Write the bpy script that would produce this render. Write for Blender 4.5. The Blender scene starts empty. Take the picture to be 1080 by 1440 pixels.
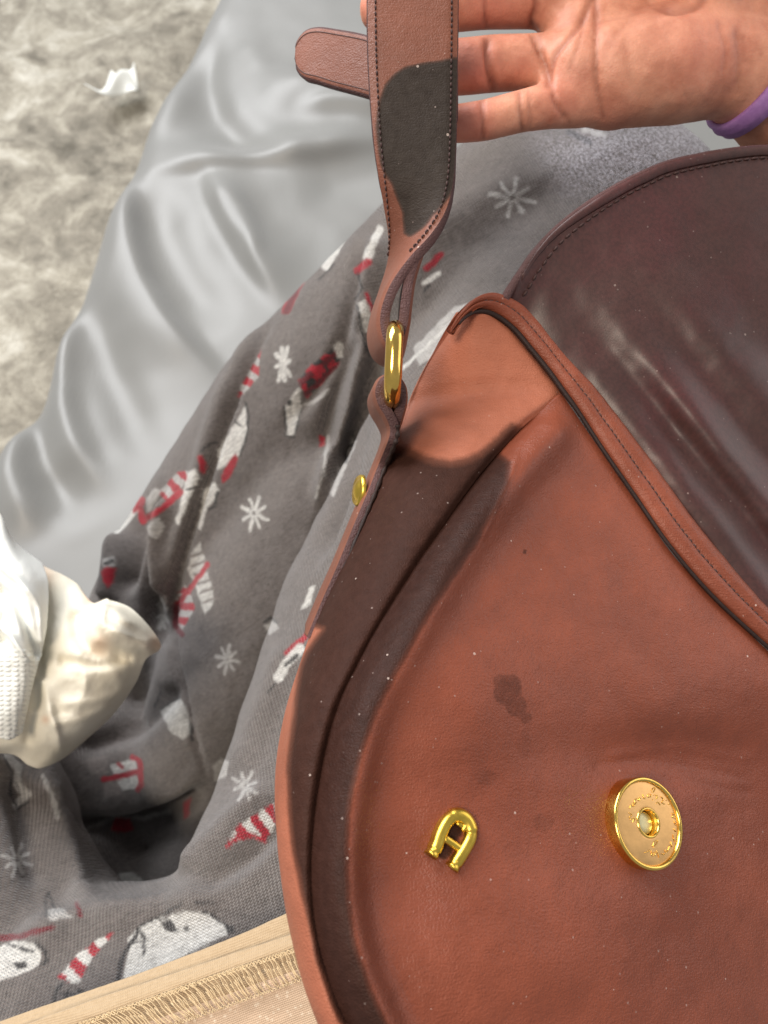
import bpy, bmesh, math, random
import numpy as np
from mathutils import Vector, Matrix, noise as mnoise
random.seed(4); RNG = np.random.default_rng(4)

# ------------------------------------------------------------------ camera, world, lamps
scene = bpy.context.scene
COL = scene.collection
FPX, CX, CY = 1082.0, 540.0, 720.0          # photo pixels (1080 x 1440)
CAM_M = Matrix.Translation((0, 0, 0.57)) @ Matrix.Rotation(math.radians(25), 4, 'X')
cam_d = bpy.data.cameras.new('camera'); cam = bpy.data.objects.new('camera', cam_d); COL.objects.link(cam)
cam.matrix_world = CAM_M
cam_d.sensor_fit = 'VERTICAL'; cam_d.sensor_height = 36.0
cam_d.lens = 36.0 * FPX / 1440.0
cam_d.clip_start = 0.01; cam_d.clip_end = 50
cam_d.dof.use_dof = True; cam_d.dof.focus_distance = 0.21
cam_d.dof.aperture_fstop = cam_d.lens / 1.35
scene.camera = cam

world = bpy.data.worlds.new('World'); scene.world = world; world.use_nodes = True
wbg = world.node_tree.nodes['Background']
wbg.inputs[0].default_value = (0.93, 0.96, 1.0, 1); wbg.inputs[1].default_value = 0.40

def area_light(name, loc, target, sx, sy, power, color):
    l = bpy.data.lights.new(name, 'AREA'); l.shape = 'RECTANGLE'; l.size = sx; l.size_y = sy
    l.energy = power; l.color = color
    o = bpy.data.objects.new(name, l); COL.objects.link(o); o.location = loc
    o.rotation_euler = (Vector(target) - Vector(loc)).to_track_quat('-Z', 'Y').to_euler()
    return o
area_light('window_light', (-1.0, 1.5, 1.6), (0, 0.2, 0.1), 1.5, 1.3, 76, (0.97, 0.98, 1.0))
area_light('flap_highlight_light', (1.35, 0.55, 0.70), (0.1, 0.1, 0.35), 1.1, 0.9, 5.0, (1.0, 0.94, 0.93))  # added unseen source that puts highlights on the flap
area_light('ceiling_light', (-0.55, -0.35, 1.9), (0, 0.1, 0.1), 0.5, 0.5, 21, (1.0, 0.86, 0.70))

scene.view_settings.view_transform = 'Standard'; scene.view_settings.look = 'None'
scene.view_settings.exposure = 0.0; scene.view_settings.gamma = 1.0
scene.view_settings.use_curve_mapping = False
scene.render.engine = 'CYCLES'
scene.render.resolution_x = 768; scene.render.resolution_y = 1024

# ------------------------------------------------------------------ geometry helpers
MW = np.array(CAM_M); RW = MW[:3, :3]; TW = MW[:3, 3]
def cam2world(P): return np.asarray(P) @ RW.T + TW
def world2cam(P): return (np.asarray(P) - TW) @ RW
def pc(px, py, d):
    """photo position + distance -> camera-space point (metres)"""
    px, py, d = np.broadcast_arrays(np.asarray(px, float), np.asarray(py, float), np.asarray(d, float))
    return np.stack([(px - CX) / FPX * d, -(py - CY) / FPX * d, -d], -1)
def pw(px, py, d): return cam2world(pc(px, py, d))
def proj(Pw):
    c = world2cam(Pw); d = -c[..., 2]
    return CX + c[..., 0] / d * FPX, CY - c[..., 1] / d * FPX, d
def on_z(px, py, z):
    r = pc(px, py, 1.0) @ RW.T
    return TW + r * ((z - TW[2]) / r[..., 2])[..., None]

def catmull(P, n):
    """resample control points P (k, m) to n samples, uniform in parameter"""
    P = np.asarray(P, float); k = len(P)
    t = np.linspace(0, k - 1, n); i = np.clip(t.astype(int), 0, k - 2); f = (t - i)[:, None]
    E = np.vstack([2 * P[0] - P[1], P, 2 * P[-1] - P[-2]])
    p0, p1, p2, p3 = E[i], E[i + 1], E[i + 2], E[i + 3]
    return 0.5 * (2 * p1 + (p2 - p0) * f + (2 * p0 - 5 * p1 + 4 * p2 - p3) * f ** 2 + (3 * p1 - p0 - 3 * p2 + p3) * f ** 3)
def resample(P, n):
    """evenly spaced along arc length"""
    Q = catmull(P, max(400, n * 6)); s = np.r_[0, np.cumsum(np.linalg.norm(np.diff(Q, axis=0), axis=1))]
    u = np.linspace(0, s[-1], n)
    return np.stack([np.interp(u, s, Q[:, j]) for j in range(Q.shape[1])], -1)
def netgrid(net, nu, nv):
    """net (rows, cols, k) -> (nu, nv, k)"""
    net = np.asarray(net, float)
    A = np.stack([catmull(net[:, j], nu) for j in range(net.shape[1])], 1)
    return np.stack([catmull(A[i], nv) for i in range(nu)], 0)
def sstep(a, b, x):
    t = np.clip((x - a) / (b - a), 0, 1); return t * t * (3 - 2 * t)
def poly_dist(px, py, poly, closed=False):
    """distance from points to a polyline and position along it 0..1"""
    P = np.asarray(poly, float)
    if closed: P = np.vstack([P, P[:1]])
    best = np.full(np.shape(px), 1e9); along = np.zeros(np.shape(px)); side = np.zeros(np.shape(px))
    L = np.r_[0, np.cumsum(np.linalg.norm(np.diff(P, axis=0), axis=1))]
    for k in range(len(P) - 1):
        a, b = P[k], P[k + 1]; e = b - a; l2 = e @ e + 1e-12
        t = np.clip(((px - a[0]) * e[0] + (py - a[1]) * e[1]) / l2, 0, 1)
        dx = px - a[0] - t * e[0]; dy = py - a[1] - t * e[1]; d = np.hypot(dx, dy)
        m = d < best; best = np.where(m, d, best)
        along = np.where(m, (L[k] + t * math.sqrt(l2)) / L[-1], along)
        side = np.where(m, np.sign(e[0] * dy - e[1] * dx), side)
    return best, along, side
def inside(px, py, poly):
    P = np.asarray(poly, float); r = np.zeros(np.shape(px), bool); n = len(P)
    for k in range(n):
        x1, y1 = P[k]; x2, y2 = P[(k + 1) % n]
        if y1 == y2: continue
        r ^= ((y1 > py) != (y2 > py)) & (px < (x2 - x1) * (py - y1) / (y2 - y1) + x1)
    return r
def soft_poly(px, py, poly, w):
    """1 inside, 0 outside, soft edge of width w"""
    d, _, _ = poly_dist(px, py, poly, True); s = np.where(inside(px, py, poly), d, -d)
    return sstep(-w, w, s)
_perm = RNG.permutation(256)
def vnoise(x, y, seed=0):
    xi = np.floor(x).astype(int); yi = np.floor(y).astype(int); fx = x - xi; fy = y - yi
    fx = fx * fx * (3 - 2 * fx); fy = fy * fy * (3 - 2 * fy)
    h = lambda a, b: _perm[(_perm[(a + seed) & 255] + b) & 255] / 255.0
    return (h(xi, yi) * (1 - fx) + h(xi + 1, yi) * fx) * (1 - fy) + (h(xi, yi + 1) * (1 - fx) + h(xi + 1, yi + 1) * fx) * fy
def fbm(x, y, oct=4, seed=0):
    s = 0; a = 0.5
    for o in range(oct): s = s + a * (vnoise(x * 2 ** o, y * 2 ** o, seed + o * 7) - 0.5); a *= 0.5
    return s

def tag(o, label=None, cat=None, group=None, kind=None):
    if label: o['label'] = label
    if cat: o['category'] = cat
    if group: o['group'] = group
    if kind: o['kind'] = kind
    return o
def thing(name, label, cat, loc=(0, 0, 0), group=None):
    o = bpy.data.objects.new(name, None); COL.objects.link(o); o.location = loc
    o.empty_display_size = 0.02
    return tag(o, label, cat, group)
def mesh_obj(name, V, F, mats, parent=None, smooth=True, fmat=None, recalc=False):
    me = bpy.data.meshes.new(name); V = np.asarray(V, float)
    if parent is not None: V = V - np.array(parent_loc(parent))
    me.from_pydata(V.tolist(), [], F if isinstance(F, list) else F.tolist())
    mats = mats if isinstance(mats, (list, tuple)) else [mats]
    for m in mats: me.materials.append(m)
    if fmat is not None: me.polygons.foreach_set('material_index', np.asarray(fmat, np.int32))
    if recalc:
        bm = bmesh.new(); bm.from_mesh(me); bmesh.ops.recalc_face_normals(bm, faces=bm.faces); bm.to_mesh(me); bm.free()
    me.polygons.foreach_set('use_smooth', np.full(len(me.polygons), smooth))
    me.update()
    o = bpy.data.objects.new(name, me); COL.objects.link(o)
    if parent is not None: o.parent = parent
    return o
def parent_loc(p):
    l = np.zeros(3)
    while p is not None: l = l + np.array(p.location); p = p.parent
    return l
def add_attr(o, name, vals):
    vals = np.asarray(vals, np.float32)
    if vals.ndim == 1:
        a = o.data.attributes.new(name, 'FLOAT', 'POINT'); a.data.foreach_set('value', vals)
    elif vals.shape[1] == 3:
        a = o.data.attributes.new(name, 'FLOAT_VECTOR', 'POINT'); a.data.foreach_set('vector', vals.ravel())
    else:
        a = o.data.attributes.new(name, 'FLOAT_COLOR', 'POINT'); a.data.foreach_set('color', vals.ravel())
def gfaces(nu, nv, off=0, closed_v=False, flip=False):
    F = []
    for i in range(nu - 1):
        for j in range(nv if closed_v else nv - 1):
            a = off + i * nv + j; b = off + i * nv + (j + 1) % nv
            q = [a, a + nv, b + nv, b]
            F.append(q[::-1] if flip else q)
    return F
def gnormals(G):
    du = np.gradient(G, axis=0); dv = np.gradient(G, axis=1); n = np.cross(du, dv)
    return n / (np.linalg.norm(n, axis=-1, keepdims=True) + 1e-12)
def solid_grid(name, G, thick, mats, parent=None, edge_mat=0, toward_cam=True, round_edge=True):
    """sheet G (nu,nv,3 world) as the outer face, given thickness away from the viewer, with rounded rim"""
    nu, nv = G.shape[:2]; n = gnormals(G)
    if toward_cam:
        view = TW - G.reshape(-1, 3).mean(0)
        if (n.reshape(-1, 3).mean(0) @ view) < 0: n = -n
    B = G - n * thick
    V = [G.reshape(-1, 3), B.reshape(-1, 3)]; N = nu * nv
    F = gfaces(nu, nv) + gfaces(nu, nv, N, flip=True); fm = [0] * len(F)
    ring = [i * nv for i in range(nu)] + [(nu - 1) * nv + j for j in range(1, nv)] + \
           [i * nv + nv - 1 for i in range(nu - 2, -1, -1)] + [j for j in range(nv - 2, 0, -1)]
    ri = np.array(ring); gv = G.reshape(-1, 3); bv = B.reshape(-1, 3)
    cen = np.roll(gv[ri], -1, 0) - np.roll(gv[ri], 1, 0)
    out = np.cross(cen, n.reshape(-1, 3)[ri]); out /= np.linalg.norm(out, axis=1, keepdims=True) + 1e-12
    ii = ri // nv; jj = ri % nv
    inn = G[np.clip(ii + (ii == 0) * 1 - (ii == nu - 1) * 1, 0, nu - 1), np.clip(jj + (jj == 0) * 1 - (jj == nv - 1) * 1, 0, nv - 1)]
    sg = np.sign(np.sum((gv[ri] - inn) * out, axis=1)); sg[sg == 0] = 1
    out *= sg[:, None]
    bul = thick * (0.28 if round_edge else 0.02)
    M1 = gv[ri] * 0.78 + bv[ri] * 0.22 + out * bul; M2 = gv[ri] * 0.22 + bv[ri] * 0.78 + out * bul
    V += [M1, M2]; R = len(ring); o1 = 2 * N; o2 = o1 + R
    for k in range(R):
        k2 = (k + 1) % R
        F += [[ring[k], ring[k2], o1 + k2, o1 + k], [o1 + k, o1 + k2, o2 + k2, o2 + k], [o2 + k, o2 + k2, N + ring[k2], N + ring[k]]]
        fm += [edge_mat] * 3
    return mesh_obj(name, np.vstack(V), F, mats, parent, True, fm, True)
def tube(name, P, r, mat, parent=None, seg=10, closed=False, flat=1.0, up=None):
    """tube along world points P; r scalar or per point; flat squashes along 'up'"""
    V, F = tube_data(P, r, seg, closed, flat, up)
    return mesh_obj(name, V, F, mat, parent, True, None, True)
def tube_data(P, r, seg=10, closed=False, flat=1.0, up=None, off=0):
    P = np.asarray(P, float); n = len(P); r = np.broadcast_to(np.asarray(r, float), (n,))
    T = (np.roll(P, -1, 0) - np.roll(P, 1, 0)) if closed else np.gradient(P, axis=0)
    T /= np.linalg.norm(T, axis=1, keepdims=True) + 1e-12
    if up is None: up = TW - P.mean(0)
    up = np.broadcast_to(np.asarray(up, float), (n, 3))
    S = np.cross(T, up); S /= np.linalg.norm(S, axis=1, keepdims=True) + 1e-12
    U = np.cross(S, T)
    a = np.linspace(0, 2 * math.pi, seg, endpoint=False)
    V = P[:, None] + r[:, None, None] * (np.cos(a)[None, :, None] * S[:, None] + flat * np.sin(a)[None, :, None] * U[:, None])
    V = V.reshape(-1, 3); F = gfaces(n, seg, off, True)
    if closed:
        for j in range(seg):
            a0 = (n - 1) * seg + j; b0 = (n - 1) * seg + (j + 1) % seg
            F.append([off + a0, off + j, off + (j + 1) % seg, off + b0])
    else:
        F.append([off + j for j in range(seg)]); F.append([off + (n - 1) * seg + j for j in range(seg)][::-1])
    return V, F
def stitches(name, P, nrm, pitch, length, r, mat, parent, seg=6):
    """row of short thread stitches along world polyline P, lying on a surface with normals nrm"""
    P = np.asarray(P, float); s = np.r_[0, np.cumsum(np.linalg.norm(np.diff(P, axis=0), axis=1))]
    V = []; F = []; off = 0; k = 0
    t = pitch / 2
    at = lambda u: np.array([np.interp(u, s, P[:, j]) for j in range(3)])
    an = lambda u: np.array([np.interp(u, s, nrm[:, j]) for j in range(3)])
    while t < s[-1] - pitch / 2:
        L = length * (1 + 0.12 * math.sin(k * 2.7))
        us = np.linspace(t - L / 2, t + L / 2, 5)
        h = np.array([-0.9, 0.25, 0.5, 0.25, -0.9]) * r
        pts = np.array([at(u) + an(u) * hh for u, hh in zip(us, h)])
        v, f = tube_data(pts, [r * .6, r, r * 1.05, r, r * .6], seg, up=an(t), off=off)
        V.append(v); F += f; off += len(v); t += pitch; k += 1
    return tag(mesh_obj(name, np.vstack(V), F, mat, parent), kind='stuff')

def blob_body(name, balls, voxel, levels=1, smooth_it=8, smooth_f=0.5):
    """union of balls (world xyz, r) -> one continuous skin through a voxel remesh; returns vertex/face arrays"""
    bm = bmesh.new(); bmesh.ops.create_icosphere(bm, subdivisions=3, radius=1.0)
    bm.verts.ensure_lookup_table(); sv = np.array([v.co[:] for v in bm.verts]); sf = np.array([[v.index for v in f.verts] for f in bm.faces]); bm.free()
    B = np.array(balls); V = (sv[None] * B[:, None, 3:4] + B[:, None, :3]).reshape(-1, 3)
    F = (sf[None] + (np.arange(len(B)) * len(sv))[:, None, None]).reshape(-1, 3)
    me = fast_mesh(V, F)
    o = bpy.data.objects.new('tmp', me); COL.objects.link(o)
    m = o.modifiers.new('r', 'REMESH'); m.mode = 'VOXEL'; m.voxel_size = voxel
    m = o.modifiers.new('s', 'SMOOTH'); m.factor = smooth_f; m.iterations = smooth_it
    if levels:
        m = o.modifiers.new('u', 'SUBSURF'); m.levels = levels; m.render_levels = levels
    return _evaluate(o)
def fast_mesh(V, F):
    me = bpy.data.meshes.new('tmp'); k = F.shape[1]
    me.vertices.add(len(V)); me.vertices.foreach_set('co', np.asarray(V, np.float32).ravel())
    me.loops.add(F.size); me.loops.foreach_set('vertex_index', F.astype(np.int32).ravel())
    me.polygons.add(len(F)); me.polygons.foreach_set('loop_start', np.arange(0, F.size, k, dtype=np.int32))
    me.update(calc_edges=True); return me
def split_quads(me, mask_fn):
    """split the quads picked by mask_fn(centres) into four"""
    V = get_co(me); F = np.empty(len(me.loops), np.int32); me.loops.foreach_get('vertex_index', F); F = F.reshape(-1, 4)
    m = mask_fn(V[F].mean(1), F); S = F[m]
    E = np.stack([S, np.roll(S, -1, 1)], -1).reshape(-1, 2); E.sort(axis=1)
    key = E[:, 0].astype(np.int64) * len(V) + E[:, 1]; uq, first, inv = np.unique(key, return_index=True, return_inverse=True)
    mid = V[E[first]].mean(1); mi = (len(V) + inv.reshape(-1, 4)); ci = len(V) + len(mid) + np.arange(len(S))
    cen = V[S].mean(1); Q = [np.stack([S[:, k], mi[:, k], ci, mi[:, k - 1]], -1) for k in range(4)]
    return fast_mesh(np.vstack([V, mid, cen]), np.vstack([F[~m]] + Q))
def _evaluate(o):
    dg = bpy.context.evaluated_depsgraph_get(); dg.update()
    e = o.evaluated_get(dg); me = bpy.data.meshes.new_from_object(e)
    bpy.data.objects.remove(o, do_unlink=True)
    return me
def chain_balls(chain, step=0.35):
    """chain of (px,py,d,r): balls interpolated densely along it, in world space"""
    C = np.array([list(pw(c[0], c[1], c[2])) + [c[3]] for c in chain]); out = []
    for a, b in zip(C[:-1], C[1:]):
        n = max(2, int(np.linalg.norm(b[:3] - a[:3]) / (step * min(a[3], b[3]))) + 1)
        for t in np.linspace(0, 1, n): out.append(tuple(a + (b - a) * t))
    return out
def get_co(me):
    c = np.empty(len(me.vertices) * 3); me.vertices.foreach_get('co', c); return c.reshape(-1, 3)
def get_no(me):
    c = np.empty(len(me.vertices) * 3, np.float32); me.vertex_normals.foreach_get('vector', c); return c.reshape(-1, 3).astype(float)
def set_co(me, c): me.vertices.foreach_set('co', np.asarray(c, np.float32).ravel()); me.update()
def subsurf(me, levels, simple=False):
    o = bpy.data.objects.new('tmp', me); COL.objects.link(o)
    m = o.modifiers.new('u', 'SUBSURF'); m.levels = levels; m.render_levels = levels
    if simple: m.subdivision_type = 'SIMPLE'
    return _evaluate(o)

# ------------------------------------------------------------------ material helpers
def srgb(r, g, b):
    f = lambda c: (c / 255 / 12.92) if c / 255 <= 0.04045 else ((c / 255 + 0.055) / 1.055) ** 2.4
    return (f(r), f(g), f(b), 1.0)
class NT:
    def __init__(s, name):
        s.m = bpy.data.materials.new(name); s.m.use_nodes = True
        s.t = s.m.node_tree; s.n = s.t.nodes; s.b = s.n['Principled BSDF']
    def node(s, typ, **kw):
        n = s.n.new(typ)
        for k, v in kw.items(): setattr(n, k, v)
        return n
    def link(s, a, b): s.t.links.new(a, b)
    def _in(s, sock, v):
        if hasattr(v, 'is_output'): s.link(v, sock)
        else: sock.default_value = v
    def attr(s, name, out='Fac'):
        n = s.node('ShaderNodeAttribute', attribute_name=name); return n.outputs[out]
    def obj(s): return s.node('ShaderNodeTexCoord').outputs['Object']
    def math(s, op, a, b=0.0, c=0.0):
        n = s.node('ShaderNodeMath', operation=op); s._in(n.inputs[0], a); s._in(n.inputs[1], b); s._in(n.inputs[2], c)
        return n.outputs[0]
    def noise(s, vec, scale, detail=4, rough=0.55, dist=0.0, out='Fac'):
        n = s.node('ShaderNodeTexNoise'); s.link(vec, n.inputs['Vector']); n.inputs['Scale'].default_value = scale
        n.inputs['Detail'].default_value = detail; n.inputs['Roughness'].default_value = rough; n.inputs['Distortion'].default_value = dist
        return n.outputs[out]
    def voronoi(s, vec, scale, feature='F1', rand=1.0, out='Distance'):
        n = s.node('ShaderNodeTexVoronoi', feature=feature); s.link(vec, n.inputs['Vector'])
        n.inputs['Scale'].default_value = scale; n.inputs['Randomness'].default_value = rand
        return n.outputs[out]
    def ramp(s, f, stops, interp='LINEAR'):
        n = s.node('ShaderNodeValToRGB'); s.link(f, n.inputs[0]); n.color_ramp.interpolation = interp
        el = n.color_ramp.elements
        while len(el) < len(stops): el.new(0.5)
        for e, (p, c) in zip(el, stops):
            e.position = p; e.color = c if not isinstance(c, (int, float)) else (c, c, c, 1)
        return n.outputs[0]
    def mix(s, f, a, b, mode='MIX'):
        n = s.node('ShaderNodeMix', data_type='RGBA', blend_type=mode); s._in(n.inputs[0], f)
        s._in(n.inputs[6], a); s._in(n.inputs[7], b); return n.outputs[2]
    def mapping(s, vec, scale=(1, 1, 1), rot=(0, 0, 0)):
        n = s.node('ShaderNodeMapping'); s.link(vec, n.inputs[0]); n.inputs['Scale'].default_value = scale
        n.inputs['Rotation'].default_value = rot; return n.outputs[0]
    def bump(s, h, dist, strength=1.0, prev=None):
        n = s.node('ShaderNodeBump'); s.link(h, n.inputs['Height']); n.inputs['Distance'].default_value = dist
        n.inputs['Strength'].default_value = strength
        if prev is not None: s.link(prev, n.inputs['Normal'])
        return n.outputs[0]
    def set(s, **kw):
        for k, v in kw.items():
            s._in(s.b.inputs[k.replace('_', ' ')], v)
        return s.m

def leather(name, base, stain=None, rough=0.5, grain=1.0, specks=True, streak=False, spec=0.2, rvar=0.22):
    t = NT(name); o = t.obj()
    big = t.noise(o, 28, 4, 0.6); fine = t.noise(o, 420, 3, 0.6); tiny = t.noise(o, 1900, 2, 0.6)
    b = np.array(base)
    dk = tuple(b[:3] * 0.74) + (1,); lt = tuple(np.minimum(b[:3] * 1.22, 1)) + (1,)
    c = t.mix(t.ramp(big, [(0.3, 0), (0.7, 1)]), dk, lt)
    if streak:
        c = t.mix(t.ramp(t.noise(o, 22, 4, 0.6, 0.6), [(0.45, 0.0), (0.7, 0.5)]), c, srgb(88, 36, 40))
        st = t.noise(t.mapping(o, (900, 900, 60), (0.3, 0.5, 0.8)), 1.0, 3, 0.6)
        c = t.mix(t.ramp(st, [(0.38, 0), (0.6, 1)]), t.mix(0.35, c, (0.01, 0.008, 0.008, 1)), c)
    c = t.mix(t.ramp(fine, [(0.35, 0.0), (0.75, 0.22)]), c, lt)
    c = t.mix(t.ramp(t.noise(o, 11, 5, 0.65, 0.5), [(0.34, 0.42), (0.6, 0.0)]), c, tuple(b[:3] * np.array([.62, .55, .52])) + (1,))
    lines = t.noise(t.mapping(o, (260, 1700, 1700), (0, 0, 0.12)), 1.0, 3, 0.6)
    c = t.mix(t.ramp(lines, [(0.3, 0.25), (0.5, 0.0)]), c, dk)
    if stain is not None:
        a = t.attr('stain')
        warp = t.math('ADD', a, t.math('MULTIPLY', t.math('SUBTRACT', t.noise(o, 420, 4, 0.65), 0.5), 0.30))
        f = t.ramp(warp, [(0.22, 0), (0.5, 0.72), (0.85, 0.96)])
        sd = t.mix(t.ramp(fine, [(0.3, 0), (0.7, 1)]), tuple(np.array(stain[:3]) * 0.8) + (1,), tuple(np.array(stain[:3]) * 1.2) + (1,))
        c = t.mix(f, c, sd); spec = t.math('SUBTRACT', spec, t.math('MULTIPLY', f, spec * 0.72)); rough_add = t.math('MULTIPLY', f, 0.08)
    if specks:
        v = t.node('ShaderNodeTexVoronoi', feature='F1'); t.link(o, v.inputs['Vector']); v.inputs['Scale'].default_value = 240
        rnd = t.node('ShaderNodeSeparateColor'); t.link(v.outputs['Color'], rnd.inputs[0])
        dot = t.math('LESS_THAN', v.outputs['Distance'], t.math('MULTIPLY', t.math('SUBTRACT', rnd.outputs[0], 0.80), 0.5))
        c = t.mix(t.math('MULTIPLY', dot, 0.25 if streak else 0.55), c, (0.62, 0.5, 0.44, 1))
        v = t.node('ShaderNodeTexVoronoi', feature='F1'); t.link(o, v.inputs['Vector']); v.inputs['Scale'].default_value = 520
        rnd = t.node('ShaderNodeSeparateColor'); t.link(v.outputs['Color'], rnd.inputs[0])
        dot = t.math('LESS_THAN', v.outputs['Distance'], t.math('MULTIPLY', t.math('SUBTRACT', rnd.outputs[1], 0.78), 0.7))
        c = t.mix(t.math('MULTIPLY', dot, 0.16 if streak else 0.34), c, (0.5, 0.4, 0.36, 1))
    pore = t.voronoi(o, 1300, 'DISTANCE_TO_EDGE'); 
    h = t.math('ADD', t.math('MULTIPLY', t.ramp(pore, [(0.0, 0), (0.25, 1)]), 0.4), t.math('ADD', t.math('ADD', fine, tiny), t.math('MULTIPLY', lines, 0.2 if streak else 1.3)))
    n = t.bump(h, 0.00016 * grain, 0.55)
    soft = t.noise(o, 60, 3, 0.5); n = t.bump(soft, 0.0022 * grain, 0.35, n)
    r = t.math('ADD', t.math('MULTIPLY', big, rvar), rough - rvar / 2)
    if stain is not None: r = t.math('ADD', r, rough_add)
    t.set(Base_Color=c, Roughness=r, Normal=n, Specular_IOR_Level=spec)
    return t.m

LEATHER = srgb(128, 67, 47); STAIN = srgb(46, 29, 24)
m_leather = leather('brown_leather', LEATHER, STAIN, 0.40, 1.4, True, False, 0.34)
m_gusset = leather('pale_brown_leather', srgb(164, 99, 75), STAIN, 0.48, 1.4, True, False, 0.26)  # paler base than the front panel
m_strap = leather('strap_leather', srgb(120, 73, 56), srgb(50, 46, 42), 0.46, 1.2, True, False, 0.3)
m_flap = leather('maroon_flap_lining', srgb(72, 46, 42), None, 0.40, 0.2, True, True, 0.5, 0.05)
m_cut = leather('cut_edge', srgb(88, 64, 63), None, 0.55, 4.0, True)
m_dark = leather('dark_edge_paint', srgb(46, 34, 31), None, 0.5, 1.0, False)
def thread_mat(name, col):
    t = NT(name); o = t.obj(); w = t.noise(o, 2500, 2)
    return t.set(Base_Color=t.mix(w, tuple(np.array(col[:3]) * 0.7) + (1,), col), Roughness=0.7, Normal=t.bump(w, 0.0001, 0.5))
m_thread = thread_mat('brown_thread', srgb(66, 40, 36))
def gold(name, col, rough):
    t = NT(name); o = t.obj(); s = t.noise(o, 300, 4, 0.6)
    c = t.mix(t.ramp(s, [(0.35, 0), (0.7, 1)]), tuple(np.array(col[:3]) * 0.82) + (1,), col)
    return t.set(Base_Color=c, Metallic=1.0, Roughness=t.math('ADD', t.math('MULTIPLY', s, 0.12), rough - 0.06), Normal=t.bump(t.noise(o, 900, 3), 0.00004, 0.4))
m_gold = gold('polished_brass', srgb(242, 200, 104), 0.15)
m_gold2 = gold('worn_brass', srgb(236, 198, 84), 0.3)
m_gold3 = gold('brushed_brass_face', srgb(244, 194, 128), 0.4)
m_steel = gold('pale_brass_post', srgb(236, 226, 180), 0.5)

# ------------------------------------------------------------------ the floor
def build_floor():
    n = 260; xs = np.linspace(-2.2, 1.2, n); ys = np.linspace(-0.6, 2.8, n); z0 = -0.52
    X, Y = np.meshgrid(xs, ys, indexing='ij')
    H = fbm(X * 7, Y * 7, 4, 3) * 0.05 + fbm(X * 45, Y * 45, 2, 9) * 0.012
    G = np.stack([X, Y, z0 + H], -1)
    t = NT('shaggy_rug'); o = t.obj()
    a = t.noise(o, 5.5, 6, 0.62, 1.2); b = t.noise(o, 26, 4, 0.6, 0.6); c = t.noise(o, 150, 3)
    f = t.math('ADD', t.math('MULTIPLY', a, 0.62), t.math('ADD', t.math('MULTIPLY', b, 0.3), t.math('MULTIPLY', c, 0.08)))
    col = t.ramp(f, [(0.36, srgb(112, 107, 97)), (0.47, srgb(152, 145, 132)), (0.54, srgb(178, 171, 156)), (0.66, srgb(214, 209, 196))])
    t.set(Base_Color=col, Roughness=0.95, Normal=t.bump(c, 0.01, 0.6), Specular_IOR_Level=0.1)
    f_ = mesh_obj('floor_rug', G.reshape(-1, 3), gfaces(n, n), t.m); tag(f_, 'mottled beige and grey shaggy rug on the floor beyond the bed', kind='structure')
build_floor()

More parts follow.
